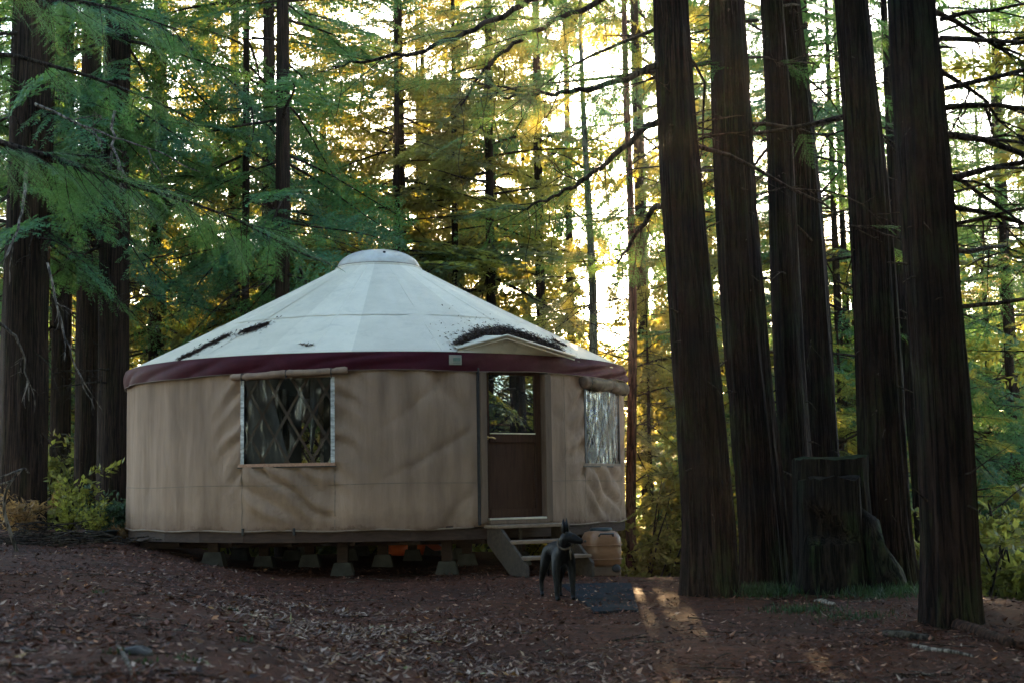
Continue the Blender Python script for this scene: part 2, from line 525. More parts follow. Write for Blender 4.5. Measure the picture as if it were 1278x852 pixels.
M['moss'] = mat_simple('moss', (0.006, 0.011, 0.004), (0.014, 0.022, 0.008), 18, (1, 1, 1), 0.95, 0.1, 0.9, 60, 0.02)
M['tub'] = mat_simple('dark_tub', (0.012, 0.02, 0.022), (0.025, 0.035, 0.038), 6, (1, 1, 1), 0.5, 0.3)
M['hose'] = mat_simple('pale_hose', (0.16, 0.17, 0.12), (0.25, 0.26, 0.19), 6, (1, 1, 1), 0.5, 0.3)


def mat_vinyl(name, lo, hi, bscale, rough, bstr):
    t = NT(name)
    v = t.coords((1, 1, 0.22))
    a = t.noise(v, bscale, 4, 0.6, 1.2)
    nrm = t.bump(a, bstr, 0.06)
    tr = t.n('ShaderNodeBsdfTransparent'); tr.inputs[0].default_value = (0.8, 0.82, 0.82, 1)
    gl = t.n('ShaderNodeBsdfGlossy'); gl.inputs['Roughness'].default_value = rough
    gl.inputs['Color'].default_value = (0.9, 0.95, 1, 1); t.l(nrm, gl.inputs['Normal'])
    fac = t.ramp(a, [(0.55, lo), (0.68, hi)])  # reflection streaks painted as noise bands in the gloss share
    ms = t.n('ShaderNodeMixShader'); t.l(fac, ms.inputs[0]); t.l(tr.outputs[0], ms.inputs[1]); t.l(gl.outputs[0], ms.inputs[2])
    return t.done(ms.outputs[0])


M['vinyl'] = mat_vinyl('clear_vinyl', 0.004, 0.075, 11, 0.12, 0.5)
M['vinyl_shiny'] = mat_vinyl('crinkled_vinyl', 0.12, 0.95, 15, 0.06, 1.0)


def mat_glass():
    t = NT('door_glass')
    gl = t.n('ShaderNodeBsdfGlossy'); gl.inputs['Roughness'].default_value = 0.01; gl.inputs['Color'].default_value = (0.75, 0.9, 1, 1)
    d = t.bsdf((0.004, 0.006, 0.008), 0.2, 0.2)
    ms = t.n('ShaderNodeMixShader'); ms.inputs[0].default_value = 0.28
    t.l(d, ms.inputs[1]); t.l(gl.outputs[0], ms.inputs[2])
    return t.done(ms.outputs[0])


M['glass'] = mat_glass()


def mat_dome():
    t = NT('acrylic_dome')
    v = t.coords((1, 1, 1)); a = t.noise(v, 4, 5, 0.7)
    col = t.ramp(a, [(0.35, (0.62, 0.55, 0.44)), (0.6, (0.9, 0.88, 0.82))])
    d = t.bsdf(col, 0.22, 0.5)
    tr = t.n('ShaderNodeBsdfTranslucent'); tr.inputs['Color'].default_value = (0.85, 0.83, 0.76, 1)
    ms = t.n('ShaderNodeMixShader'); ms.inputs[0].default_value = 0.5
    t.l(d, ms.inputs[1]); t.l(tr.outputs[0], ms.inputs[2])
    return t.done(ms.outputs[0])


M['dome'] = mat_dome()

# ------------------------------------------------------------------ ground
def build_ground():
    fx = np.concatenate([[-900, -300, -120, -60, -34, -22], np.arange(-16, -9, 0.35), np.arange(-9, 8, 0.085), np.arange(8, 16, 0.35), [18, 22, 34, 60, 120, 300, 900]])
    fy = np.concatenate([[-900, -300, -100, -40, -20, -8, -2, 1, 3], np.arange(4.5, 20, 0.085), np.arange(20, 34, 0.3), [36, 40, 46, 54, 64, 80, 110, 160, 300, 900, 2000]])
    X, Y = np.meshgrid(fx, fy)
    Z = ground_z(X, Y)
    near = ((np.abs(X) < 9) & (Y > 4.4) & (Y < 20))
    Z = Z + np.where(near, 0.010 * fbm(X * 9, Y * 9, 21, 3), 0)
    r, c = X.shape
    V = np.stack([X, Y, Z], -1).reshape(-1, 3)
    idx = np.arange(r * c).reshape(r, c)
    q = np.stack([idx[:-1, :-1], idx[:-1, 1:], idx[1:, 1:], idx[1:, :-1]], -1).reshape(-1, 4)
    me = bpy.data.meshes.new('forest_floor')
    me.vertices.add(len(V)); me.vertices.foreach_set('co', V.astype(np.float32).ravel())
    me.loops.add(q.size); me.loops.foreach_set('vertex_index', q.astype(np.int32).ravel())
    me.polygons.add(len(q)); me.polygons.foreach_set('loop_start', (np.arange(len(q)) * 4).astype(np.int32))
    me.polygons.foreach_set('use_smooth', np.ones(len(q), bool))
    me.materials.append(M['ground']); me.update(calc_edges=True)
    o = link('ground', me); tag(o, kind='structure')


build_ground()

# ------------------------------------------------------------------ foliage generators
def unit(a):
    return a / np.maximum(np.linalg.norm(a, axis=-1, keepdims=True), 1e-9)


def leaf_quads(p, d, n, L, W):
    """rhombus leaves: base p, direction d, normal n"""
    d = unit(d); s = unit(np.cross(d, n))
    L = np.asarray(L)[:, None]; W = np.asarray(W)[:, None]
    m = p + d * L * 0.45
    return np.stack([p, m + s * W * 0.5, p + d * L, m - s * W * 0.5], 1)


def spray(seed, L=2.5, tw=0.09, ls=0.034, ll=0.055, lw=0.018, droop=0.3, tl=0.75, start=0.2):
    """one conifer bough along +X: leaf quads and its twig polylines"""
    rg = np.random.default_rng(seed)
    Q = []; lines = []
    ph = rg.uniform(0, 6)

    def main(s):
        u = s / L
        return np.stack([s, 0.10 * np.sin(s * 1.7 + ph) * u, -droop * L * 0.45 * u ** 1.8], -1)
    ss = np.linspace(0, L, 7)
    lines.append((main(ss), 0.011 * L, 0.003))
    for s in np.arange(start * L, L * 0.99, tw):
        for sd in (-1, 1):
            if rg.random() < 0.12: continue
            u = s / L
            ln = tl * (math.sin(pi * min(1, (u * 1.02)) ** 0.75) * 0.85 + 0.16) * rg.uniform(0.55, 1.15)
            an = radians(rg.uniform(48, 72) * (1 - 0.5 * u)) * sd
            d0 = np.array([cos(an), sin(an), rg.uniform(-0.28, 0.05)])
            p0 = main(np.array(s + rg.uniform(-.02, .02)))
            k = max(3, int(ln / ls))
            tt = (np.arange(k) + rg.random(k) * 0.6) / k
            dr = rg.uniform(0.1, 0.4)
            pos = p0 + d0 * (tt * ln)[:, None]
            pos[:, 2] -= dr * ln * tt ** 2 * 0.6
            tan = unit(d0 + np.stack([0 * tt, 0 * tt, -dr * 1.2 * tt], -1))
            side = unit(np.cross(tan, np.array([0, 0, 1.0])))
            for s2 in (-1, 1):
                w = rg.uniform(0.45, 0.85, k)[:, None]
                dd = tan * w + side * s2 * (1.1 - w * .6) + np.stack([rg.normal(0, .12, k), rg.normal(0, .12, k), rg.normal(-.1, .22, k)], -1)
                nn = np.cross(tan, side) + rg.normal(0, 0.35, (k, 3))
                sz = (1 - 0.45 * tt) * rg.uniform(0.7, 1.25, k)
                Q.append(leaf_quads(pos, dd, nn, ll * sz, lw * sz * rg.uniform(.8, 1.3, k)))
    return np.concatenate(Q), lines


def spray_bank(base, n, **kw):
    return [spray(base + i, **kw) for i in range(n)]


BANK_FINE = spray_bank(100, 6, tw=0.085, ls=0.033, ll=0.058, lw=0.017)
BANK_MID = spray_bank(200, 7, tw=0.085, ls=0.040, ll=0.10, lw=0.034, droop=.4)
BANK_FAR = spray_bank(300, 7, tw=0.12, ls=0.055, ll=0.16, lw=0.06, droop=.4)


def rot_mat(az, pitch, roll):
    return np.array(Matrix.Rotation(az, 3, 'Z') @ Matrix.Rotation(-pitch, 3, 'Y') @ Matrix.Rotation(roll, 3, 'X'))


def place_spray(Q, mb, tmpl, p, az, pitch, roll, sc, rmul=1.0, mi=1, n=4):
    q, lines = tmpl
    R = rot_mat(az, pitch, roll) * sc
    Q.append(q @ R.T + np.asarray(p))
    for pts, r0, r1 in lines:
        P = pts @ R.T + np.asarray(p)
        k = len(P)
        mb.tube([tuple(x) for x in P], [(r0 + (r1 - r0) * i / (k - 1)) * sc * rmul for i in range(k)], n, mi, False)


def dead_branch(mb, rg, p, az, pitch, L, r, mi=1, depth=0):
    p = np.array(p, float)
    d = np.array([cos(az) * cos(pitch), sin(az) * cos(pitch), sin(pitch)])
    k = 6; pts = [p.copy()]
    for i in range(k):
        d = unit(d + rg.normal(0, 0.13, 3) + np.array([0, 0, -0.06]))
        p = p + d * L / k; pts.append(p.copy())
    mb.tube([tuple(x) for x in pts], [r * (1 - 0.8 * i / k) for i in range(k + 1)], 4, mi, False)
    if depth < 2:
        for i in range(int(2 + rg.integers(0, 3))):
            j = int(rg.integers(1, k))
            dead_branch(mb, rg, pts[j], az + rg.choice([-1, 1]) * rg.uniform(.4, 1.0), pitch + rg.uniform(-.5, .3), L * rg.uniform(.3, .5), r * .5, mi, depth + 1)
    return pts


def crown_mesh(name, seed, bank, z0, H, Rmax, nbr, matn, lowdead=8, trunk_r=0.2, gap=0.2):
    """a conifer crown of drooping boughs round a stem of height H, foliage from z0 up"""
    rg = np.random.default_rng(seed)
    Q = []; mb = MB()
    zs = z0 + (H - z0) * (np.sort(rg.random(nbr)) ** 1.0)
    az = rg.uniform(0, 6.28)
    for z in zs:
        az += 2.4 + rg.normal(0, 0.5)
        if vnoise(az * 0.9 + z * .6, z * 0.9, seed) < gap: continue
        u = (z - z0) / (H - z0)
        ln = Rmax * (1 - u ** 1.5) * rg.uniform(0.55, 1.1) * (0.75 + 0.25 * min(1, u * 5)) + 0.3
        pit = radians(rg.uniform(-38, 8) + 28 * u)
        place_spray(Q, mb, bank[int(rg.integers(len(bank)))], (cos(az) * trunk_r * .5, sin(az) * trunk_r * .5, z), az, pit, rg.normal(0, .5), ln / 2.5)
    for i in range(lowdead):
        z = rg.uniform(max(1.2, z0 * 0.35), z0 + 2.5); a = rg.uniform(0, 6.28)
        dead_branch(mb, rg, (cos(a) * trunk_r * .6, sin(a) * trunk_r * .6, z), a, radians(rg.uniform(-25, 15)), rg.uniform(.8, 2.4), 0.018)
    return quads_mesh(name, np.concatenate(Q), [matn, M['limb']], 0, mb)


def trunk_mesh(name, seed, path, rads, mat, nseg=28, fur=0.06, flare=0.35, step=0.12, flare_h=0.4):
    """bark-furrowed trunk through path points (bottom to top)"""
    rg = np.random.default_rng(seed)
    path = [np.array(p, float) for p in path]
    zs = np.array([p[2] for p in path])
    tot = zs[-1] - zs[0]
    low = np.arange(zs[0], zs[0] + min(tot, 9), step)
    hi = np.arange(low[-1] + step, zs[-1], max(step, 0.5)) if tot > 9 else np.array([])
    zz = np.concatenate([low, hi, [zs[-1]]])
    px = np.interp(zz, zs, [p[0] for p in path]); py = np.interp(zz, zs, [p[1] for p in path])
    rr = np.interp(zz, zs, rads)
    h = zz - zs[0]
    px = px + 0.04 * np.sin(h * 0.7 + seed) * np.minimum(h, 1); py = py + 0.04 * np.cos(h * 0.6 + seed) * np.minimum(h, 1)
    th = np.linspace(0, 2 * pi, nseg, endpoint=False)
    T, Zm = np.meshgrid(th, h)
    fq = nseg / 2 / pi / 1.7
    w = T + 0.10 * np.sin(Zm * 0.8 + seed) + 0.12 * (vnoise(T * 2, Zm * .5, seed) - .5)
    n1 = np.abs(vnoise((np.cos(w) + 2) * fq * 1.3, (np.sin(w) + 2) * fq * 1.3 + Zm * 0.18, seed) * 2 - 1)
    lob = 1 + 0.10 * np.sin(3 * T + seed) + 0.07 * np.sin(5 * T + 2.1 * seed)
    fl = np.exp(-Zm / flare_h) * flare
    R = rr[:, None] * (1 + fur * (n1 - 0.45) * 2.6 + fl * lob + 0.02 * np.sin(2 * T + Zm * .3) + .05 * (vnoise(np.cos(T) * 1.2 + 5, np.sin(T) * 1.2 + 5 + Zm * .9, seed + 2) - .5))
    P = np.stack([px[:, None] + R * np.cos(T), py[:, None] + R * np.sin(T), np.repeat(zz[:, None], nseg, 1)], -1)
    P = np.concatenate([P, P[:, :1]], 1)
    mb = MB(); mb.grid(P, 0, True)
    return mb.mesh(name, [mat])


# crown and trunk stock shared by the forest trees
HC = 24.0
print('building crowns')
CROWN_A = [crown_mesh('crown', 11 + i, BANK_MID, 4.2 + i * .5, HC, 3.2, 115, M['needle'], 12, 0.2, 0.2) for i in range(3)]
CROWN_B = [crown_mesh('crown', 31 + i, BANK_FAR, [1.5, 3.0, 5.0, 2.2][i], HC, [2.8, 3.2, 3.0, 3.4][i], 150, M['needle_sun_tint'], 10, 0.2, 0.22) for i in range(4)]
CROWN_S = [crown_mesh('crown', 51 + i, BANK_FAR, 6.0, HC, 2.5, 70, M['needle_sun_tint'], 10, 0.2, 0.3) for i in range(2)]   # thin, loose
CROWN_H = [crown_mesh('crown', 61 + i, BANK_FAR, 8.2, 26, 3.0, 70, M['needle'], 0, 0.2, 0.15) for i in range(2)]      # high crowns, above the frame
CROWN_Y = [crown_mesh('crown', 71 + i, BANK_MID, 0.6, 7.5, 1.9, 60, M['needle_sun_tint'], 4, 0.08, 0.15) for i in range(2)]  # young trees
TRUNKS = [trunk_mesh('trunk', 80 + i, [(0, 0, -1.5), (0.06 * (i - 1), 0.05, 8), (0.1 * (1 - i), 0, 16), (0, 0, HC)], [1.06, 0.86, 0.5, 0.06], M['bg_bark'], 18, 0.09, 0.25, 0.3) for i in range(3)]


def conifer(x, y, dia, crown, label, group, name='conifer_tree', rz=0.0, hs=1.0, cs=1.0, ti=0, mat=None, zoff=0.0):
    t = thing(name, (x, y, gz(x, y) + zoff), label, 'tree', group, rz)
    tr = link('trunk', TRUNKS[ti % 3], t)
    tr.scale = (dia / 2, dia / 2, hs)
    if crown is not None:
        c = link('crown', crown, t); c.scale = (cs, cs, hs)
    return t


# ------------------------------------------------------------------ yurt
YC = Vector((-2.0, 21.3, 0.0)); YR = 3.65
ZB, ZE = 0.505, 2.47            # hem, valance lower edge
R_RING, Z_RING = 0.62, 4.29
Z_EAVE = 2.70


def tn(t): return Vector((sin(t), -cos(t), 0))
def tu(t): return Vector((cos(t), sin(t), 0))
def cyl(t, r, z): return YC + tn(t) * r + Vector((0, 0, z))


W1 = (radians(-22.9), radians(-3.6), 1.335, 2.40)
W2 = (radians(54.2), radians(73.5), 1.30, 2.36)
W3 = (radians(-158.3), radians(-152.6), 1.34, 2.15)
DR = (radians(25.2), radians(42.4), 0.55, 2.56)
OPEN = [W1, W2, W3, DR]


def fold(t, z):
    t = np.asarray(t, float); z = np.asarray(z, float)
    s = t * YR
    f = 0.034 * (vnoise(s * 3.1 + 40, z * 0.55, 3) - .5) + 0.024 * (vnoise(s * 7 + z * 1.2 + 80, z * 0.9, 4) - .5)
    f = f + 0.006 * (vnoise(s * 1.2 + 50, z * 2.2, 8) - .5)
    for w in (W1, W2):
        sl, sr = w[0] * YR, w[1] * YR
        # slanting pull folds under the window and off its lower corners
        under = smooth(sl - .1, sl + .25, s) * smooth(sr + .15, sr - .25, s) * smooth(w[2] + .02, w[2] - .12, z) * smooth(0.5, 0.72, z)
        q = (s - sl) * 5.0 + z * 9.5 + 2.6 * (vnoise(s * 2.3 + 9, z * 2.3, 12) - .5)
        f = f + under * (0.085 * (np.abs(np.sin(q)) - .5) - 0.048 * (1 - np.abs(np.sin(q * 1.7 + 1.2 * vnoise(s * 3, z * 3, 19)))) ** 3)
        for ed, sg in ((sl, -1), (sr, 1)):
            d = (s - ed) * sg
            side = smooth(0.55, 0.0, d) * (d > 0) * smooth(0.9, 1.3, z)
            q = z * 19 + d * 15 + 3 * (vnoise(s * 3 + 5, z * 2.6, 14) - .5)
            f = f + side * (0.045 * (np.sin(q) * .5 + np.abs(np.sin(q * .5)) - .6) - 0.034 * (1 - np.abs(np.sin(q * .8))) ** 3)
    # loose drape left of the door
    dl = DR[0] * YR
    lo = smooth(dl - 1.7, dl - 0.4, s) * (s < dl) * smooth(dl, dl - .15, s)
    f = f + lo * 0.055 * (np.abs(np.sin((s - dl) * 4.4 + z * 1.6 + 2.5 * vnoise(s * 1.5 + 3, z * 1.2, 17))) - .5)
    q = s * 3.0 - z * 3.4 + 4.0 * vnoise(s * 1.1 + 7, z * 1.0 + 3, 27)
    f = f - lo * 0.042 * (1 - np.abs(np.sin(q))) ** 4
    q = s * 2.3 + z * 1.1 + 5.0 * vnoise(s * .7 + 17, z * .8, 29)
    f = f - 0.032 * (1 - np.abs(np.sin(q))) ** 5 * vnoise(s * 1.3 + 11, z * .9 + 2, 33)
    # scalloped pulls at the hem
    f = f + 0.022 * smooth(0.78, 0.52, z) * (np.abs(np.sin(s * 5.2)) - .5)
    return np.maximum(f, -0.082)


yurt = thing('yurt', (YC.x, YC.y, 0.0), 'round canvas yurt with a pale conical roof, burgundy valance and tan walls', 'yurt')
INV = Matrix.Translation(-YC)


def ybuild(mb, name, mats, parent=None):
    mb.v = [tuple(Vector(p) - YC) for p in mb.v]
    return mb.build(name, mats, parent if parent is not None else yurt)


def build_wall():
    ts = list(np.radians(np.arange(-180, 180.01, 0.75)))
    for w in OPEN: ts += [w[0], w[1]]
    ts = np.array(sorted(set(np.round(ts, 5))))
    zs = list(np.arange(ZB, ZE + 0.12, 0.045))
    for w in OPEN: zs += [w[2], w[3]]
    zs = np.array(sorted(set(np.round(zs, 4))))
    zs = zs[(zs >= ZB) & (zs <= 2.60)]
    T, Z = np.meshgrid(ts, zs)
    edge = np.ones_like(T)
    for w in OPEN:
        ins = (T >= w[0] - .004) & (T <= w[1] + .004) & (Z >= w[2] - .01) & (Z <= w[3] + .01)
        edge = np.where(ins, 0.1, edge)
    R = YR + fold(T, Z) * edge
    hem = 0.008 * np.sin(T * YR * 5.2) * smooth(ZB + .05, ZB, Z)
    P = np.stack([YC.x + np.sin(T) * R, YC.y - np.cos(T) * R, Z + hem], -1)

    def skip(i, j):
        tm = (ts[j] + ts[j + 1]) / 2; zm = (zs[i] + zs[i + 1]) / 2
        return any(w[0] < tm < w[1] and w[2] < zm < w[3] for w in OPEN)
    mb = MB(); mb.grid(P, 0, True, skip)
    return ybuild(mb, 'wall', [M['canvas']])


wall = build_wall()


def ribbon(mb, t0, t1, z0f, z1f, r_off, n=60, mi=0, thick=0.004, follow=True):
    """curved strip following the wall between t0 and t1"""
    rows = [[], [], [], []]
    for i in range(n + 1):
        t = t0 + (t1 - t0) * i / n
        za, zb = z0f(t), z1f(t)
        for r, (z, dr) in zip(rows, ((za, 0), (za, thick), (zb, thick), (zb, 0))):
            ra = YR + r_off + (float(fold(t, z)) if follow else 0) + dr
            r.append(tuple(cyl(t, ra, z)))
    mb.grid(np.array(rows), mi, False)


# seams of the lower skirt, and hem rope
mb = MB()
ribbon(mb, radians(-120), DR[0] - .01, lambda t: 1.062 + .006 * sin(t * 9), lambda t: 1.071 + .006 * sin(t * 9), 0.001, 150)
ribbon(mb, DR[1] + .01, radians(130), lambda t: 1.062 + .006 * sin(t * 9), lambda t: 1.071 + .006 * sin(t * 9), 0.001, 80)
for td in (-22.9, -3.4, 54.0, 73.6, 47.2):
    a = radians(td)
    rows = []
    zs = np.linspace(ZB + .02, 1.33 if td != 47.2 else 2.45, 24)
    rows = [[tuple(cyl(a + d, YR + .0015 + float(fold(a + d, z)) + .003, z)) for z in zs] for d in (-.0016, .0016)]
    mb.grid(np.array(rows), 0, False)
ybuild(mb, 'wall_seam', [M['seam']])
mb = MB()
hemz = lambda t: ZB - .004 + 0.008 * sin(t * YR * 5.2)
mb.tube([cyl(t, YR + .004, hemz(t)) for t in np.radians(np.arange(-110, 24.5, 1.0))], 0.012, 6)
mb.tube([cyl(t, YR + .004, hemz(t)) for t in np.radians(np.arange(43.5, 120, 1.0))], 0.012, 6)
ybuild(mb, 'hem_rope', [M['seam']])
for td in (-22.5, -11.5):
    mb = MB(); a = radians(td)
    mb.box(cyl(a, YR + .014, ZB - .01), (.035, .02, .09), Matrix.Rotation(a, 3, 'Z'), 0, .005)
    ybuild(mb, 'hem_buckle', [M['strap']])


def roof_r(u):   # u 0 ring .. 1 eave
    return R_RING + (YR + 0.025 - R_RING) * u


def roof_z(u):
    return Z_RING + (Z_EAVE - Z_RING) * u - 0.012 * sin(pi * u)


def build_roof():
    us = np.linspace(0, 1, 34); ts = np.radians(np.arange(-180, 180.01, 1.25))
    T, U = np.meshgrid(ts, us)
    raf = np.abs(np.sin(T * 16.0))
    sag = -0.012 * np.sin(pi * U) * (1 - raf) - 0.014 * (vnoise(T * 6 + 30, U * 5, 3) - .5) * np.sin(pi * U)
    R = roof_r(U)
    Z = Z_RING + (Z_EAVE - Z_RING) * U - 0.012 * np.sin(pi * U) + sag
    P = np.stack([YC.x + np.sin(T) * R, YC.y - np.cos(T) * R, Z], -1)
    # rounded shoulder that tucks behind the valance
    last = P[-1:].copy(); last[..., 2] -= 0.06
    P = np.concatenate([P, last], 0)
    mb = MB(); mb.grid(P, 0, True)
    return ybuild(mb, 'roof', [M['roof']])


roof = build_roof()
# roof lap seams
mb = MB()
for u, t0, t1 in ((0.60, -70, 75), (0.985, -110, 120)):
    rows = []
    for du, dz in ((0, .000), (0.004, .003), (0.008, -.001)):
        rows.append([tuple(cyl(t, roof_r(u + du), roof_z(u + du) + dz + .004)) for t in np.radians(np.arange(t0, t1, 1.25))])
    mb.grid(np.array(rows), 0, True)
for k in range(14):
    tk = 2 * pi * (k - .3) / 14
    rows = [[tuple(cyl(tk + d / roof_r(u), roof_r(u), roof_z(u) + dz)) for u in np.linspace(0.01, .99, 24)] for d, dz in ((-.014, -.001), (-.008, .003), (.008, .003), (.014, -.001))]
    mb.grid(np.array(rows), 0, True)
ybuild(mb, 'roof_seam', [M['roof']])


def build_valance():
    ts = np.radians(np.arange(-180, 180.01, 0.8)); vs = np.linspace(0, 1, 12)
    T, V = np.meshgrid(ts, vs)
    s = T * YR
    sag = 0.018 * np.abs(np.sin(s * 1.7)) + 0.012 * (vnoise(s * 2 + 60, 0, 5) - .5)
    Z = Z_EAVE + .005 - V * (0.235 - sag * 0)
    Z = Z + V * (0.008 * np.sin(s * 3.1) + .010 * (vnoise(s * 1.2 + 33, 0, 6) - .5))
    ripple = 0.034 * (np.abs(np.sin(s * 3.7 + V * 3.0 + 4 * vnoise(s * 0.8 + 9, V * 1.5, 7))) - .5) * smooth(0, .3, V)
    # loose bunched stretch right of the door
    bun = smooth(radians(44), radians(52), T) * smooth(radians(100), radians(85), T)
    ripple = ripple + bun * 0.085 * (np.abs(np.sin(s * 2.6 + V * 5)) - .45) * smooth(0, .4, V)
    R = YR + 0.034 + 0.012 * np.sin(pi * V) + ripple * .8
    P = np.stack([YC.x + np.sin(T) * R, YC.y - np.cos(T) * R, Z], -1)
    mb = MB(); mb.grid(P, 0, True)
    o = ybuild(mb, 'valance', [M['valance']])
    mb = MB()
    mb.tube([tuple(P[-1, j]) for j in range(0, P.shape[1], 2)], 0.005, 5)
    mb.v = [tuple(Vector(p) - YC) for p in mb.v]
    mb.build('piping', [M['seam']], o)
    return o


valance = build_valance()
a = radians(20.2)
mb = MB(); mb.box(cyl(a, YR + .068, 2.60), (.165, .012, .125), Matrix.Rotation(a, 3, 'Z'), 0, .003)
lab = ybuild(mb, 'maker_label', [M['label']])
mb = MB(); mb.box(cyl(a, YR + .076, 2.606) + tu(a) * .018, (.095, .006, .045), Matrix.Rotation(a, 3, 'Z'), 0, .001)
mb.box(cyl(a, YR + .076, 2.565) + tu(a) * .018, (.095, .006, .010), Matrix.Rotation(a, 3, 'Z'), 0, .001)
ybuild(mb, 'label_print', [M['label_ink']], lab)

# crown ring and acrylic dome
mb = MB()
mb.lathe([(R_RING + .03, Z_RING - .05), (R_RING + .035, Z_RING + .005), (R_RING + .012, Z_RING + .022)], YC, 64, 0, None, True, False, False)
ring = ybuild(mb, 'crown_ring', [M['roof']])
mb = MB()
mb.lathe([(R_RING + .017, Z_RING + .012), (R_RING + .022, Z_RING + .022), (R_RING + .006, Z_RING + .03)], YC, 64, 0, None, True, False, False)
ybuild(mb, 'ring_cord', [M['seam']])
mb = MB()
pr = [(R_RING * cos(x) ** .85, Z_RING + .025 + .265 * sin(x) ** 1.1) for x in np.linspace(0, pi / 2 - .02, 14)]
mb.lathe(pr, YC, 56, 0, None, True, False, True)
dome = ybuild(mb, 'skylight_dome', [M['dome']])
mb = MB(); mb.lathe([(.022, 0), (.022, .012), (.01, .018)], cyl(radians(15), .50, Z_RING + .185), 12, 0, Matrix.Rotation(radians(40), 3, 'X'))
ybuild(mb, 'dome_latch', [M['strap']], dome)

# interior: floor, lattice, added dark sheets
mb = MB(); mb.lathe([(YR - .03, .50), (YR - .03, .53)], YC, 64, 0, None, False)
ybuild(mb, 'floor', [M['deck_wood']])
mb = MB()
NL = 66; z0l, z1l = .55, 2.5
for k in range(NL):
    for sg in (-1, 1):
        a0 = 2 * pi * k / NL; da = sg * (z1l - z0l) * .62 / YR
        am = (a0 + da / 2 + pi) % (2 * pi) - pi
        if DR[0] - .22 < am < DR[1] + .22: continue
        rr = YR - .095 - .008 * sg
        rows = []
        for off in (-.019, .019):
            rows.append([tuple(cyl(a0 + da * v + off * .75 / YR, rr, z0l + (z1l - z0l) * v - off * .6 * sg)) for v in np.linspace(0, 1, 9)])
        mb.grid(np.array(rows), 0, False)
ybuild(mb, 'lattice', [M['lattice']])
mb = MB()
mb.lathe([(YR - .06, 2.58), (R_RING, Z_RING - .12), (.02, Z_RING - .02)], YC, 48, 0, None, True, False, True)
ybuild(mb, 'dome_light_block', [M['inside']])  # added dark cone that keeps the dome's light out of the room
for a0, a1 in ((75, 201.4), (207.8, 300)):  # added dark sheets behind the lattice, so the room looks unlit
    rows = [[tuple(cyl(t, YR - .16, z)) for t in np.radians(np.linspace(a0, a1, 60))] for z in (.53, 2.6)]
    mb = MB(); mb.grid(np.array(rows), 0, True); ybuild(mb, 'dark_back_sheet', [M['inside']])
# curtains half drawn inside the front window
for (ta, tb, zlo, slant) in ((-23.5, -18.5, 1.2, .10), (-9.2, -6.4, 1.2, -.05)):
    ts = np.radians(np.linspace(ta, tb, 26)); zs = np.linspace(zlo, 2.45, 12)
    T, Z = np.meshgrid(ts, zs)
    k = (Z - zlo) / (2.45 - zlo)
    R = YR - .17 + .025 * np.sin(T * YR * 26 + Z)
    Tm = T + slant * (1 - k) * (T - ts[0]) / (ts[-1] - ts[0])
    P = np.stack([YC.x + np.sin(Tm) * R, YC.y - np.cos(Tm) * R, Z], -1)
    mb = MB(); mb.grid(P, 0, True); ybuild(mb, 'curtain', [M['inside']])


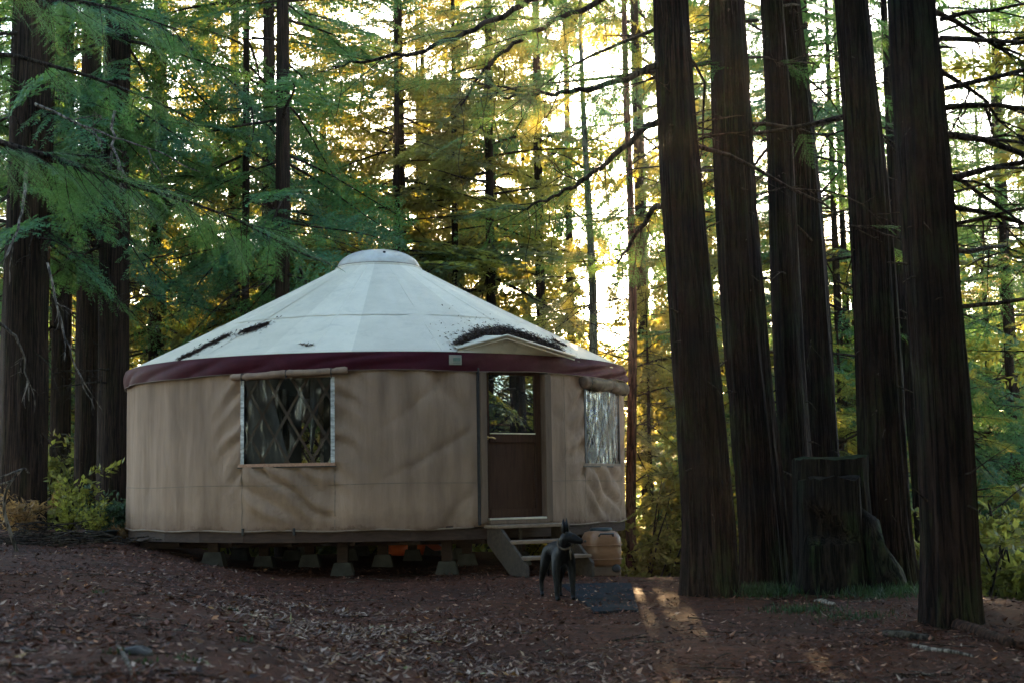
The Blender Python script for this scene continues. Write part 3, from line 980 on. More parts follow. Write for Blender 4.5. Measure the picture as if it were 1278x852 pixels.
# windows
def build_window(w, vin, rollsag, tilt, nm='window', strips=True):
    t0, t1, z0, z1 = w
    ts = np.linspace(t0, t1, 60); zs = np.linspace(z0, z1, 44)
    T, Z = np.meshgrid(ts, zs)
    s = T * YR
    R = YR - .006 + 0.010 * (vnoise(s * 9 + 70, Z * 1.6, 31) - .5) + 0.012 * (vnoise(s * 4 + Z * 3 + 50, Z * .8, 32) - .5)
    P = np.stack([YC.x + np.sin(T) * R, YC.y - np.cos(T) * R, Z], -1)
    mb = MB(); mb.grid(P, 0, True)
    pane = ybuild(mb, nm, [vin])
    for (ta, tb) in ((t0 - .004, t0 + .0095), (t1 - .0095, t1 + .004)):
        mb = MB()
        n = 26
        rows = [[tuple(cyl(tt, YR + dr, z)) for z in np.linspace(z0 - .005, z1, n)] for tt, dr in ((ta, .004), (ta, .012), (tb, .012), (tb, .004))]
        mb.grid(np.array(rows), 0, False)
        ybuild(mb, 'side_strip', [M['white_tape'] if strips else M['strap']], pane)
    mb = MB()
    rows = [[tuple(cyl(t, YR + dr, z)) for t in np.linspace(t0 - .014, t1 + .006, 30)] for z, dr in ((z0 - .035, .004), (z0 - .035, .016), (z0 + .004, .016), (z0 + .004, .004))]
    mb.grid(np.array(rows), 0, False)
    ybuild(mb, 'bottom_strip', [M['sill_tape'] if strips else M['seam']], pane)
    mb = MB()
    rows = [[tuple(cyl(t, YR + .006, z)) for t in np.linspace(t0 - .017, t1 + .009, 30)] for z in (z0 - .05, z0 - .034)]
    mb.grid(np.array(rows), 0, False)
    ybuild(mb, 'edge_cord', [M['strap']], pane)
    # rolled up flap with ties
    mb = MB(); k = 46; prof = []
    pts = []; rad = []
    for i in range(k + 1):
        u = i / k; t = t0 - .035 + (t1 - t0 + .085) * u
        zc = z1 + (.055 if strips else .02) + tilt * (u - .5) - rollsag * (sin(pi * u * 2) ** 2) * .5
        tie = min(abs(u - x) for x in (.12, .5, .88))
        pts.append(cyl(t, YR + .05, zc)); rad.append((.040 + .010 * vnoise(u * 14, 1, 44) + (0 if strips else .022 + .03 * vnoise(u * 7, 3, 41))) * (0.72 if tie < .014 else 1) * (0.75 if i in (0, k) else 1))
    mb.tube(pts, rad, 12)
    V = np.array(mb.v); V[:, 2] += (.008 if strips else .03) * (fbm(V[:, 0] * 11, V[:, 2] * 30, 3, 2)); mb.v = [tuple(p) for p in V]
    fl = ybuild(mb, 'rolled_flap', [M['canvas'] if strips else M['flap_dark']], pane)
    for u in (.12, .5, .88):
        i = int(u * k); mb = MB()
        c = Vector(pts[i]); t = t0 - .035 + (t1 - t0 + .085) * u
        mb.tube([c + tn(t) * (rad[i] + .006) * cos(x) + Vector((0, 0, (rad[i] + .008) * sin(x))) for x in np.linspace(-2.6, 2.6, 14)], .007, 5)
        mb.tube([c + tn(t) * .03 + Vector((0, 0, -.03)), c + tn(t) * .035 + Vector((.01, 0, -.075)), c + tn(t) * .02 + Vector((-.006, 0, -.10))], [.006, .005, .003], 5)
        mb.v = [tuple(Vector(p) - YC) for p in mb.v]
        mb.build('tie', [M['strap']], fl)
    return pane


tag(build_window(W1, M['vinyl'], .02, .045), 'front window of clear vinyl with the wall lattice showing behind')
tag(build_window(W2, M['vinyl_shiny'], .03, -.03, strips=False), 'side window of shiny crinkled vinyl under a bunched flap')

# door
TD = (DR[0] + DR[1]) / 2
DM = Matrix.Rotation(TD, 3, 'Z')     # local x = right along the wall, y = inward, z = up
DO = YC + tn(TD) * (YR * cos((DR[1] - DR[0]) / 2) + .012)
HW = YR * sin((DR[1] - DR[0]) / 2)


def dl(x, y, z): return DO + DM @ Vector((x, y, z))


mb = MB()
mb.box(dl(-HW + .045, .02, 1.505), (.10, .15, 1.91), DM, 0, .006)
mb.box(dl(HW - .045, .02, 1.505), (.10, .15, 1.91), DM, 0, .006)
mb.box(dl(0, .045, 2.535), (2 * HW - .19, .09, .07), DM, 0, .006)
mb.box(dl(0, .0, .565), (2 * HW - .19, .20, .05), DM, 0, .006)
dframe = ybuild(mb, 'door_frame', [M['wood_frame']])
mb = MB()   # black strip standing in for the gap left of the jamb where the canvas laces to it
mb.box(dl(-HW - .012, -.015, 1.52), (.022, .05, 1.98), DM, 0, .004)
ybuild(mb, 'gap_strip', [M['strap']])
DWX = HW - .10
mb = MB()
yy = .065
mb.box(dl(-DWX + .045, yy, 1.555), (.09, .042, 1.92), DM, 0, .004)
mb.box(dl(DWX - .05, yy, 1.555), (.10, .042, 1.92), DM, 0, .004)
mb.box(dl(0, yy, 2.475), (2 * DWX - .195, .040, .08), DM, 0, .004)
mb.box(dl(0, yy, 1.625), (2 * DWX - .195, .040, .11), DM, 0, .004)
mb.box(dl(0, yy, .665), (2 * DWX - .195, .040, .13), DM, 0, .004)
mb.box(dl(0, yy + .012, 1.15), (2 * DWX - .19, .018, .88), DM, 0, .002)
for i in range(0):
    mb.box(dl(-.26 + .13 * i, yy + .002, 1.15), (.006, .008, .84), DM, 0)
door = ybuild(mb, 'door', [M['door_wood']])
mb = MB(); mb.box(dl(0, yy, 2.06), (2 * DWX - .19, .008, .77), DM, 0)
ybuild(mb, 'glass_pane', [M['glass']], door)
mb = MB()
mb.box(dl(0, yy - .024, 1.685), (2 * DWX - .19, .012, .014), DM, 0, .002)
ybuild(mb, 'glazing_bead', [M['metal']], door)
mb = MB()
mb.lathe([(.028, 0), (.028, .008), (.012, .012), (.011, .045)], dl(-DWX + .05, yy - .021, 1.63), 14, 0, DM @ Matrix.Rotation(pi / 2, 3, 'X'))
mb.tube([dl(-DWX + .05, yy - .06, 1.63), dl(-DWX + .10, yy - .064, 1.632), dl(-DWX + .16, yy - .058, 1.618)], [.012, .011, .009], 8)
ybuild(mb, 'door_handle', [M['brass']], door)
mb = MB(); mb.box(dl(0, -.03, .604), (2 * DWX - .02, .09, .024), DM, 0, .004)
ybuild(mb, 'threshold', [M['metal']])

# rain gable over the door
g0, g1, g2 = at(571, 435, 17.86), at(633, 418.5, 17.98), at(718, 444.5, 18.62)
mb = MB()
pl = [g0.lerp(g1, i / 8) for i in range(9)] + [g1.lerp(g2, i / 8) for i in range(1, 9)]
mb.tube(pl, .016, 8)
mb.tube([p + Vector((0, .0, -.03)) + (YC - p).normalized() * .02 for p in pl], .008, 6)
gable = ybuild(mb, 'rain_gable', [M['roof']])
rows = [[], [], []]
for p in pl:
    q = p - YC; t = math.atan2(q.x, -q.y)
    e = cyl(t, YR + .046, Z_EAVE + .0)
    rows[0].append(tuple(p + Vector((0, 0, -.012)))); rows[1].append(tuple((p + e) / 2 + (YC - p).normalized() * .015)); rows[2].append(tuple(e))
mb = MB(); mb.grid(np.array(rows), 0, True)
rows = [[], []]
for p in pl:
    q = p - YC; t = math.atan2(q.x, -q.y); h = p.z - Z_EAVE
    u = 1 - max(0.02, (h + .06) / 1.59)
    rows[0].append(tuple(p + Vector((0, 0, .0)))); rows[1].append(tuple(cyl(t, roof_r(u), roof_z(u) + .012)))
mb.grid(np.array(rows), 0, True)
ybuild(mb, 'gable_cloth', [M['roof']], gable)

# ------------------------------------------------------------------ deck platform on posts and piers
deck = thing('deck_platform', (YC.x, YC.y, 0), 'dark timber platform on posts and concrete piers under the yurt', 'platform')


def dbuild(mb, name, mats, parent=None):
    mb.v = [tuple(Vector(p) - YC) for p in mb.v]
    return mb.build(name, mats, parent if parent is not None else deck)


mb = MB(); mb.lathe([(YR - .02, .462), (YR - .02, .494)], YC, 48, 0, None, False)
dbuild(mb, 'floor_board', [M['deck_wood']])
mb = MB(); n = 32
for i in range(n):
    a0 = 2 * pi * i / n; a1 = 2 * pi * (i + 1) / n
    p0 = cyl(a0, YR - .03, .425); p1 = cyl(a1, YR - .03, .425); c = (p0 + p1) / 2
    mb.box(c, ((p1 - p0).length + .004, .038, .135), Matrix.Rotation((a0 + a1) / 2, 3, 'Z'), 0, .004)
dbuild(mb, 'rim_board', [M['deck_wood']])
for k in range(-4, 5):
    x = k * .8
    half = sqrt(max(.2, (YR - .1) ** 2 - x * x))
    mb = MB(); mb.box(YC + Vector((x, 0, .385)), (.045, 2 * half, .145), None, 0, .003)
    dbuild(mb, 'joist', [M['deck_wood']])
for yy_ in (-1.5, .2, 1.9):
    half = sqrt((YR - .15) ** 2 - yy_ ** 2)
    mb = MB(); mb.box(YC + Vector((0, yy_, .275)), (2 * half, .09, .09), None, 0, .004)
    dbuild(mb, 'beam', [M['deck_wood']])
POSTS = []
for px, Y in ((267, 18.75), (428, 18.55), (558, 18.55), (478, 20.2), (387, 20.3), (330, 20.2), (583, 20.2), (650, 20.2), (690, 19.3),
              (300, 22.4), (365, 22.4), (436, 22.4), (515, 22.4), (575, 22.5), (640, 22.4), (450, 23.8), (540, 23.8), (380, 23.8)):
    p = at(px, 700, Y); zg = gz(p.x, p.y)
    zt = .36 if Y < 19.5 else .31
    mb = MB(); hp = max(.05, zt - (zg + .17))
    mb.box((p.x, p.y, zg + .17 + hp / 2), (.14, .14, hp), None, 0, .006)
    po = dbuild(mb, 'post', [M['deck_wood']])
    mb = MB()
    b, t_ = .165, .105
    vs = [(p.x + sx * b, p.y + sy * b, zg - .06) for sx, sy in ((-1, -1), (1, -1), (1, 1), (-1, 1))] + [(p.x + sx * t_, p.y + sy * t_, zg + .168) for sx, sy in ((-1, -1), (1, -1), (1, 1), (-1, 1))]
    mb.add(vs, [(3, 2, 1, 0), (4, 5, 6, 7), (0, 1, 5, 4), (1, 2, 6, 5), (2, 3, 7, 6), (3, 0, 4, 7)])
    dbuild(mb, 'pier_block', [M['concrete']], po)

# ------------------------------------------------------------------ wooden steps
SO = YC + tn(TD) * (YR + .03)


def sl(x, y, z): return SO + DM @ Vector((x, y, z))


steps = thing('wooden_steps', tuple(sl(0, 0, 0)), 'short flight of weathered wooden steps below the yurt door', 'steps', rz=TD)


def sbuild(mb, name, mats, parent=None):
    Ri = DM.transposed()
    mb.v = [tuple(Ri @ (Vector(p) - SO)) for p in mb.v]
    return mb.build(name, mats, parent if parent is not None else steps)


for (y, z, dpt, wd) in ((-.17, .515, .32, 1.10), (-.44, .325, .27, 1.0), (-.71, .14, .27, 1.0)):
    mb = MB(); mb.box(sl(0.02, y, z), (wd, dpt, .042), DM, 0, .006); sbuild(mb, 'tread', [M['tread_wood']])
for sx in (-.47, .51):
    mb = MB(); prof = [(-.02, .49), (-.32, .49), (-.88, .06), (-.88, -.12), (-.60, -.12), (-.02, .30)]
    th = .04
    v0 = [sl(sx - th / 2, a, b) for a, b in prof]; v1 = [sl(sx + th / 2, a, b) for a, b in prof]
    k = len(prof)
    mb.add(v0 + v1, [tuple(range(k)), tuple(range(2 * k - 1, k - 1, -1))] + [(i, (i + 1) % k + 0, (i + 1) % k + k, i + k)[::-1] for i in range(k)])
    sbuild(mb, 'stringer', [M['step_wood']])
mb = MB(); mb.box(sl(.0, -.03, .30), (.045, .04, .38), DM, 0, .004); sbuild(mb, 'centre_brace', [M['step_wood']])

# ------------------------------------------------------------------ tank beside the steps, mat, things under the deck
tx, ty = 1.10, 18.35
tz = gz(tx, ty)
tank = thing('water_tank', (tx, ty, tz), 'tan rounded plastic tank with a dark lid beside the steps', 'tank', rz=radians(15))
mb = MB()
for w, z in ((.0, 0),):
    rings = [(.19, .12), (.225, .15), (.232, .35), (.226, .40), (.232, .42), (.225, .52), (.19, .60), (.12, .63)]
    n = 40; vs = []
    for r, z in rings:
        for k in range(n):
            a = 2 * pi * k / n; e = .55
            vs.append((r * np.sign(cos(a)) * abs(cos(a)) ** e * 1.08, r * np.sign(sin(a)) * abs(sin(a)) ** e, z))
    fs = [(i * n + k, i * n + (k + 1) % n, (i + 1) * n + (k + 1) % n, (i + 1) * n + k) for i in range(len(rings) - 1) for k in range(n)]
    fs += [tuple(range(n - 1, -1, -1)), tuple((len(rings) - 1) * n + k for k in range(n))]
    mb.add(vs, fs, 0, True)
mb.build('body', [M['tank']], tank)
tank.scale = (.95, .95, .88)
for zz in (.22, .42):
    mb = MB(); k = 40
    mb.tube([(.236 * np.sign(cos(a)) * abs(cos(a)) ** .55 * 1.08, .236 * np.sign(sin(a)) * abs(sin(a)) ** .55, zz) for a in np.linspace(0, 2 * pi, 49)], .009, 6)
    mb.build('moulded_rib', [M['tank']], tank)
mb = MB(); mb.tube([(-.10, -.20, .545), (-.09, -.245, .585), (.09, -.245, .585), (.10, -.20, .545)], .013, 8); mb.build('handle', [M['tub']], tank)
mb = MB(); mb.box((0, 0, .05), (.42, .38, .155), None, 0, .02); mb.build('base', [M['tank_base']], tank)
mb = MB(); mb.lathe([(.15, .61), (.155, .64), (.14, .665), (.05, .67)], (0, 0, 0), 28); mb.build('lid', [M['tub']], tank)
mb = MB(); mb.lathe([(.055, 0), (.06, .03), (.045, .05), (.03, .055)], (.13, -.19, .09), 18, 0, Matrix.Rotation(pi / 2, 3, 'X')); mb.build('drain_cap', [M['strap']], tank)

MATC = c0, c1, c2, c3 = gp(700, 731), gp(787, 729), gp(797, 764), gp(742, 766)
n = 16; rows = []
for i in range(n + 1):
    row = []
    for j in range(n + 1):
        u, v = i / n, j / n
        p = (c0.lerp(c1, u)).lerp(c3.lerp(c2, u), v)
        row.append((p.x, p.y, gz(p.x, p.y) + .022 + .008 * float(fbm(p.x * 3, p.y * 3, 4, 2))))
    rows.append(row)
top = np.array(rows); bot = top.copy(); bot[..., 2] -= .03
mb = MB(); mb.grid(top, 0, True)
per = [(i, 0) for i in range(n)] + [(n, j) for j in range(n)] + [(i, n) for i in range(n, 0, -1)] + [(0, j) for j in range(n, 0, -1)]
pt = [tuple(top[a, b]) for a, b in per]; pb = [tuple(bot[a, b]) for a, b in per]; k = len(pt)
mb.add(pt + pb, [(i, (i + 1) % k, (i + 1) % k + k, i + k) for i in range(k)])
mat_o = mb.build('rubber_mat', [M['rubber']])
tag(mat_o, 'flat black rubber mat on the ground beside the dog', 'mat')

p = at(508, 690, 23.9); zg = gz(p.x, p.y)
t = thing('orange_tub_shape', (p.x, p.y, zg), 'orange rounded tub-shaped object lying behind the deck posts', 'tub')  # stands for an unidentified round orange thing under the deck
mb = MB(); mb.lathe([(.30, 0), (.33, .02), (.34, .16), (.30, .25), (.16, .30), (.05, .31)], (0, 0, 0), 28); mb.build('body', [M['orange']], t)
mb = MB(); mb.tube([(-.14, 0, .29), (-.1, 0, .36), (.1, 0, .36), (.14, 0, .29)], .018, 8); mb.build('handle', [M['orange']], t)
p = at(537, 698, 23.7); zg = gz(p.x, p.y)
t = thing('orange_tray_shape', (p.x, p.y, zg), 'tipped orange tray-shaped object with a curved rim seen under the deck', 'tray')  # stands for an unidentified curved orange thing under the deck
mb = MB(); R_ = Matrix.Rotation(radians(35), 3, 'Y')
mb.lathe([(.10, 0), (.24, .13), (.26, .14)], (0, 0, .12), 24, 0, R_); mb.build('tray', [M['orange']], t)
mb = MB(); mb.tube([Vector((0, 0, .12)) + R_ @ Vector((.262 * cos(a), .262 * sin(a), .145)) for a in np.linspace(0, 2 * pi, 33)], .014, 6); mb.build('rim', [M['white_tape']], t)

# ------------------------------------------------------------------ dog
def skin_body(name, nodes, edges, mats, parent, sub=2, root=0):
    me = bpy.data.meshes.new(name + '_skeleton')
    me.from_pydata([n[0] for n in nodes], edges, [])
    o = bpy.data.objects.new(name + '_skeleton', me); COL.objects.link(o)
    sk = o.modifiers.new('skin', 'SKIN'); sk.use_smooth_shade = True; sk.branch_smoothing = 0.3
    sv = me.skin_vertices[0].data
    for i, nd in enumerate(nodes):
        r = nd[1]; sv[i].radius = (r, r) if not hasattr(r, '__len__') else r
        sv[i].use_root = (i == root)
    sb = o.modifiers.new('sub', 'SUBSURF'); sb.levels = sub; sb.render_levels = sub
    dg = bpy.context.evaluated_depsgraph_get()
    m2 = bpy.data.meshes.new_from_object(o.evaluated_get(dg))
    m2.name = name
    bpy.data.objects.remove(o)
    for mt in mats:
        if mt.name not in [x.name for x in m2.materials if x]: m2.materials.append(mt)
    m2.polygons.foreach_set('use_smooth', np.ones(len(m2.polygons), bool))
    return link(name, m2, parent)


dpos = gp(697, 748)
YAW = radians(-90 + 13)
dog = thing('dog', (dpos.x, dpos.y, dpos.z), 'slender black prick-eared dog standing before the steps looking right', 'dog', rz=YAW)
dog.scale = (.93, .93, .93)
# local: x forward, y left, z up ; front paws near x=.28, hind paws near x=-.30
hz = .60
N = []; E = []


def nd(p, r):
    N.append((Vector(p), r)); return len(N) - 1


pel = nd((-.24, 0, .575), (.088, .098)); lo = nd((-.10, 0, .555), (.082, .095)); mid = nd((.05, 0, .53), (.092, .115)); che = nd((.20, 0, .515), (.095, .132)); sho = nd((.30, 0, .545), (.080, .105))
nk1 = nd((.365, -.01, .60), (.075, .085)); nk2 = nd((.415, -.025, .645), (.068, .072))
E += [(pel, lo), (lo, mid), (mid, che), (che, sho), (sho, nk1), (nk1, nk2)]
# head turned to the dog's own left (picture right)
HD = Vector((cos(radians(58)), sin(radians(58)), -.14)).normalized()
hb = Vector((.435, -.02, .685))
h1 = nd(hb, .074); h2 = nd(hb + HD * .075 + Vector((0, 0, -.006)), (.060, .062)); h3 = nd(hb + HD * .120 + Vector((0, 0, -.02)), (.044, .043)); h4 = nd(hb + HD * .158 + Vector((0, 0, -.028)), (.038, .035)); h5 = nd(hb + HD * .185 + Vector((0, 0, -.028)), (.027, .025))
E += [(nk2, h1), (h1, h2), (h2, h3), (h3, h4), (h4, h5)]
for sy, fx in ((1, .0), (-1, .03)):
    a = nd((.25, sy * .08, .43), .068); b = nd((.235 + fx, sy * .09, .335), .050); c = nd((.255 + fx, sy * .09, .17), .031); d = nd((.262 + fx, sy * .09, .055), .027); e = nd((.30 + fx, sy * .087, .022), (.026, .020))
    E += [(che, a), (a, b), (b, c), (c, d), (d, e)]
for sy, fx in ((1, .05), (-1, -.05)):
    a = nd((-.235, sy * .075, .47), .082); b = nd((-.175 + fx, sy * .09, .345), .054); c = nd((-.325 + fx, sy * .09, .185), .028); d = nd((-.315 + fx, sy * .09, .06), .022); e = nd((-.27 + fx, sy * .092, .022), (.026, .020))
    E += [(pel, a), (a, b), (b, c), (c, d), (d, e)]
t1 = nd((-.335, 0, .55), .032); t2 = nd((-.40, 0, .44), .026); t3 = nd((-.43, .0, .32), .022); t4 = nd((-.45, .01, .22), .010)
E += [(pel, t1), (t1, t2), (t2, t3), (t3, t4)]
skin_body('body', N, E, [M['dog']], dog, 2, pel)
SIDE = Vector((-HD.y, HD.x, 0)).normalized()
for sg in (-1, 1):
    mb = MB(); base = hb + SIDE * sg * .046 + Vector((0, 0, .048)) - HD * .005
    tip = base + Vector((0, 0, .145)) + SIDE * sg * .018 - HD * .004
    f0 = base + HD * .024 - SIDE * sg * .036 + Vector((0, 0, .008)); f1 = base + HD * .020 + SIDE * sg * .026 + Vector((0, 0, -.014)); bk = base - HD * .034 + Vector((0, 0, -.004))
    md = [x.lerp(tip, .5) + (x - base) * .22 for x in (f0, f1, bk)]
    cup = (f0 + f1) / 2 - HD * .016
    cupm = cup.lerp(tip, .5)
    mb.add([f0, f1, bk, md[0], md[1], md[2], tip, cup, cupm], [(1, 2, 5, 4), (2, 0, 3, 5), (4, 5, 6), (5, 3, 6), (0, 7, 8, 3), (7, 1, 4, 8), (3, 8, 6), (8, 4, 6), (0, 2, 1, 7)], 0, True)
    mb.build('ear', [M['dog']], dog)
    mb = MB(); ec = hb + HD * .088 + SIDE * sg * .044 + Vector((0, 0, .022))
    mb.lathe([(.001, -.008), (.007, -.004), (.009, 0), (.007, .005), (.001, .008)], ec, 10); mb.build('eye', [M['dog_eye']], dog)
mb = MB(); nc = hb + HD * .208 + Vector((0, 0, -.022)); mb.lathe([(.002, -.012), (.013, -.006), (.015, .002), (.010, .010), (.001, .013)], nc, 12); mb.build('nose', [M['strap']], dog)
cc = Vector((.385, -.015, .615)); ax = Vector((.055, -.02, .05)).normalized(); u_ = ax.orthogonal().normalized(); v_ = ax.cross(u_)
mb = MB(); mb.tube([cc + (u_ * cos(a) + v_ * sin(a)) * .082 for a in np.linspace(0, 2 * pi, 25)], .012, 6)
collar = mb.build('collar', [M['collar']], dog)
mb = MB(); f = cc + Vector((.065, .035, -.045)); mb.tube([f, f + Vector((.008, .0, -.06)), f + Vector((.004, .004, -.125))], [.010, .011, .007], 6)
mb.lathe([(.018, 0), (.018, .004)], f + Vector((.018, 0, -.05)), 12, 0, Matrix.Rotation(pi / 2, 3, 'Y'))
mb.build('collar_tag', [M['collar']], collar)

# ------------------------------------------------------------------ the big redwoods on the right
def big_redwood(seed, bx, by, Y, wbase, wmid, tx_, wtop, label, crown_i=0, limbs=8, nseg=84, extend=26.0, lim_dirs=None, zmin=2.0, sprays=True, clear=None):
    rg = np.random.default_rng(seed)
    base = at(bx, by, Y)
    zg = gz(base.x, base.y)
    top = at(tx_, 0, Y)
    dx = (top.x - base.x) / (top.z - base.z)
    sc_ = Y / F_PX
    def xat(z): return dx * (z - zg)
    t = thing('redwood_tree', (base.x, base.y, zg), label, 'tree', 'big redwoods right of the yurt')
    zt = top.z - zg
    path = [(xat(zg) - dx * .3, 0, -.3), (dx * zt * .5, 0.02, zt * .5), (dx * zt, 0, zt), (dx * zt + .2, .1, extend)]
    # radii given as widths in the photo at 0, mid, top
    rads = [wbase / 2 * sc_, wmid / 2 * sc_, wtop / 2 * sc_ * 1.0, .05]
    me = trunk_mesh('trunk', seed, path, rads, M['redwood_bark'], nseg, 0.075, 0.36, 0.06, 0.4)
    link('trunk', me, t)
    # limbs: bare arms with scattered sprays
    Q = []; mb = MB()
    for i in range(limbs):
        z = rg.uniform(zmin, zt + 1.5)
        a = rg.choice(lim_dirs) + rg.normal(0, .2) if lim_dirs is not None else rg.uniform(0, 6.28)
        L = rg.uniform(1.3, 3.4)
        p0 = (dx * z + cos(a) * .2, sin(a) * .2, z)
        pts = dead_branch(mb, rg, p0, a, radians(rg.uniform(-12, 22)), L, rg.uniform(.018, .034))
        if sprays:
            for pnt in pts[2:]:
                if rg.random() < (.85 if seed == 7 else .4):
                    place_spray(Q, mb, BANK_FINE[int(rg.integers(6))], pnt, a + rg.choice([-1, 1]) * rg.uniform(.2, 1.1), radians(rg.uniform(-30, 5)), rg.normal(0, .3), rg.uniform(.35, .7) * (1 if seed == 7 else .65), .6)
    for i in range(16):
        z = rg.uniform(.8, zt); a = rg.uniform(pi, 2 * pi); rr_ = np.interp(z, [0, zt * .5, zt], rads[:3])
        dead_branch(mb, rg, (dx * z + cos(a) * rr_ * .9, sin(a) * rr_ * .9, z), a, radians(rg.uniform(-30, 25)), rg.uniform(.06, .28) + (.35 if i < 3 else 0), rg.uniform(.006, .016), 1, 1 if i < 3 else 2)
    if Q:
        link('limb', quads_mesh('limb', np.concatenate(Q), [M['needle'], M['limb']], 0, mb), t)
    elif mb.v:
        mb.build('limb', [M['needle'], M['limb']], t)
    if crown_i is not None:
        c = link('crown', CROWN_H[crown_i % 2], t); c.rotation_euler = (0, 0, rg.uniform(0, 6)); c.location = (dx * zt, 0, 0)
    return t, dx, zg, base


back = [radians(x) for x in (25, 50, 75, 100, 125, 150)]
T1, dx1, zg1, b1 = big_redwood(1, 884, 728, 15.0, 68, 55, 840, 44, 'broad redwood trunk nearest the yurt, first of the right-hand row', 0, 7, lim_dirs=back, zmin=4.3)
big_redwood(2, 955, 716, 16.4, 60, 51, 905, 42, 'redwood trunk second from the yurt, left of the mossy stump', 1, 7, lim_dirs=back, zmin=4.3)
big_redwood(3, 1006, 706, 17.6, 42, 36, 960, 28, 'slim redwood trunk rising from behind the left side of the stump', None, 8, 40, lim_dirs=back, zmin=4.3)
big_redwood(4, 1042, 704, 18.6, 50, 40, 985, 36, 'redwood trunk leaning just right of its slim twin behind the stump', 0, 8, 40, lim_dirs=back, zmin=4.3)
big_redwood(5, 1114, 716, 15.9, 62, 52, 1064, 39, 'redwood trunk directly right of the mossy stump', 1, 9, lim_dirs=back, zmin=4.3)
big_redwood(6, 1158, 690, 21.5, 22, 18, 1106, 8, 'thin dark trunk half hidden behind the foremost right redwood', None, 8, 24, lim_dirs=back, zmin=4.3)
big_redwood(7, 1186, 775, 11.9, 66, 65, 1143, 57, 'foremost thick redwood trunk at the right edge of the clearing', 0, 16, 64, lim_dirs=[radians(x) for x in (0, 10, 20, 30, 350)], zmin=2.6)

# long arching boughs that reach left from the first redwood
Q = []; mb = MB(); rg = np.random.default_rng(77)
ARMS = [
    [(836, 70, 15), (800, 92, 14.8), (755, 108, 14.6), (700, 117, 14.4), (660, 118, 14.3), (628, 122, 14.2)],
    [(838, 140, 15), (800, 165, 14.9), (765, 197, 14.8), (725, 228, 14.7), (690, 246, 14.6), (650, 262, 14.5)],
    [(838, -90, 15), (790, -25, 14.6), (745, 5, 14.3), (690, 27, 14.0), (640, 55, 13.8), (605, 85, 13.7), (575, 132, 13.6)],
    [(838, -190, 15), (760, -80, 14.4), (690, -15, 14), (640, 14, 13.7), (580, 42, 13.4), (520, 66, 13.2), (450, 76, 13.1), (415, 84, 13)],
    [(836, 250, 15), (815, 262, 15.2), (790, 300, 15.5), (770, 330, 15.8)],
]
for arm in ARMS:
    P = [at(*q) - b1.__class__((b1.x, b1.y, zg1)) for q in arm]
    k = len(P)
    fine = []
    for i in range(k - 1):
        for j in range(5):
            u = j / 5; q = P[i].lerp(P[i + 1], u); fine.append(q + Vector((0, 0, .02 * sin(i * 7 + j * 2))))
    fine.append(P[-1])
    m = len(fine)
    mb.tube([tuple(p) for p in fine], [.042 * (1 - .78 * i / m) for i in range(m)], 7, 1, False)
    for i in range(3, m):
        if rg.random() < .55:
            d = fine[min(i + 1, m - 1)] - fine[max(0, i - 1)]; az = math.atan2(d.y, d.x)
            for sgn in (-1, 1):
                if rg.random() < .7:
                    place_spray(Q, mb, BANK_FINE[int(rg.integers(6))], tuple(fine[i]), az + sgn * rg.uniform(.4, 1.3), radians(rg.uniform(-28, 12)), rg.normal(0, .6), rg.uniform(.3, .62) * (1 - .4 * i / m), .6)
        if rg.random() < .25:
            pe = fine[i]; hang = [(pe.x + .03 * sin(j), pe.y, pe.z - .12 * j) for j in range(int(rg.integers(3, 9)))]
            mb.tube(hang, .004, 3, 1, False)
link('bough', quads_mesh('bough', np.concatenate(Q), [M['needle'], M['limb']], 0, mb), T1)

# ------------------------------------------------------------------ mossy stump
sx_, sy_ = at(1048, 715, 15.2).x, 15.25
szg = gz(sx_, sy_)
stump = thing('tree_stump', (sx_, sy_, szg), 'tall broken mossy stump with a notch cut in its face', 'stump')


def blob_block(cx, cy, hw, hd, z0, z1, seed, n=40, rows=26, topslope=0.0, taper=.05, amp=.05, notch=None):
    th = np.linspace(0, 2 * pi, n, endpoint=False); zz = np.linspace(z0, z1, rows)
    T, Z = np.meshgrid(th, zz)
    e = .55
    ux = np.sign(np.cos(T)) * np.abs(np.cos(T)) ** e; uy = np.sign(np.sin(T)) * np.abs(np.sin(T)) ** e
    k = 1 + taper * (1 - (Z - z0) / (z1 - z0)) + .28 * np.exp(-(Z - z0) / .22) * (1 + .5 * np.sin(T * 4 + seed)) + .05 * (vnoise(T * 3, Z * 3.5, seed + 5) - .5) + amp * (vnoise(T * 5 + seed, Z * .8, seed) - .5) * 2 + .03 * (vnoise(T * 14, Z * 2.5, seed + 3) - .5)
    if notch:
        za, zb, dp = notch
        msk = smooth(za - .03, za + .02, Z) * smooth(zb + .12, zb - .02, Z + .25 * ux) * (uy < -.3)
        uy = uy * (1 - dp * msk)
    P = np.stack([cx + hw * ux * k, cy + hd * uy * k, Z + smooth(z1 - .5, z1, Z) * (.05 * (vnoise(T * 3.2, T * 0 + 1, seed + 7) - .5) + .035 * (vnoise(T * 9, T * 0 + 4, seed + 8) - .5))], -1)
    P = np.concatenate([P, P[:, :1]], 1)
    # top cap
    cap = [P[-1]]
    for f in (.7, .4, .05):
        c = P[-1].copy(); m0 = c[:-1].mean(0); c = m0 + (c - m0) * f
        c[:, 2] += .02 * (vnoise(c[:, 0] * 8, c[:, 1] * 8, seed) - .5) + .015; cap.append(c)
    return P, np.array(cap)


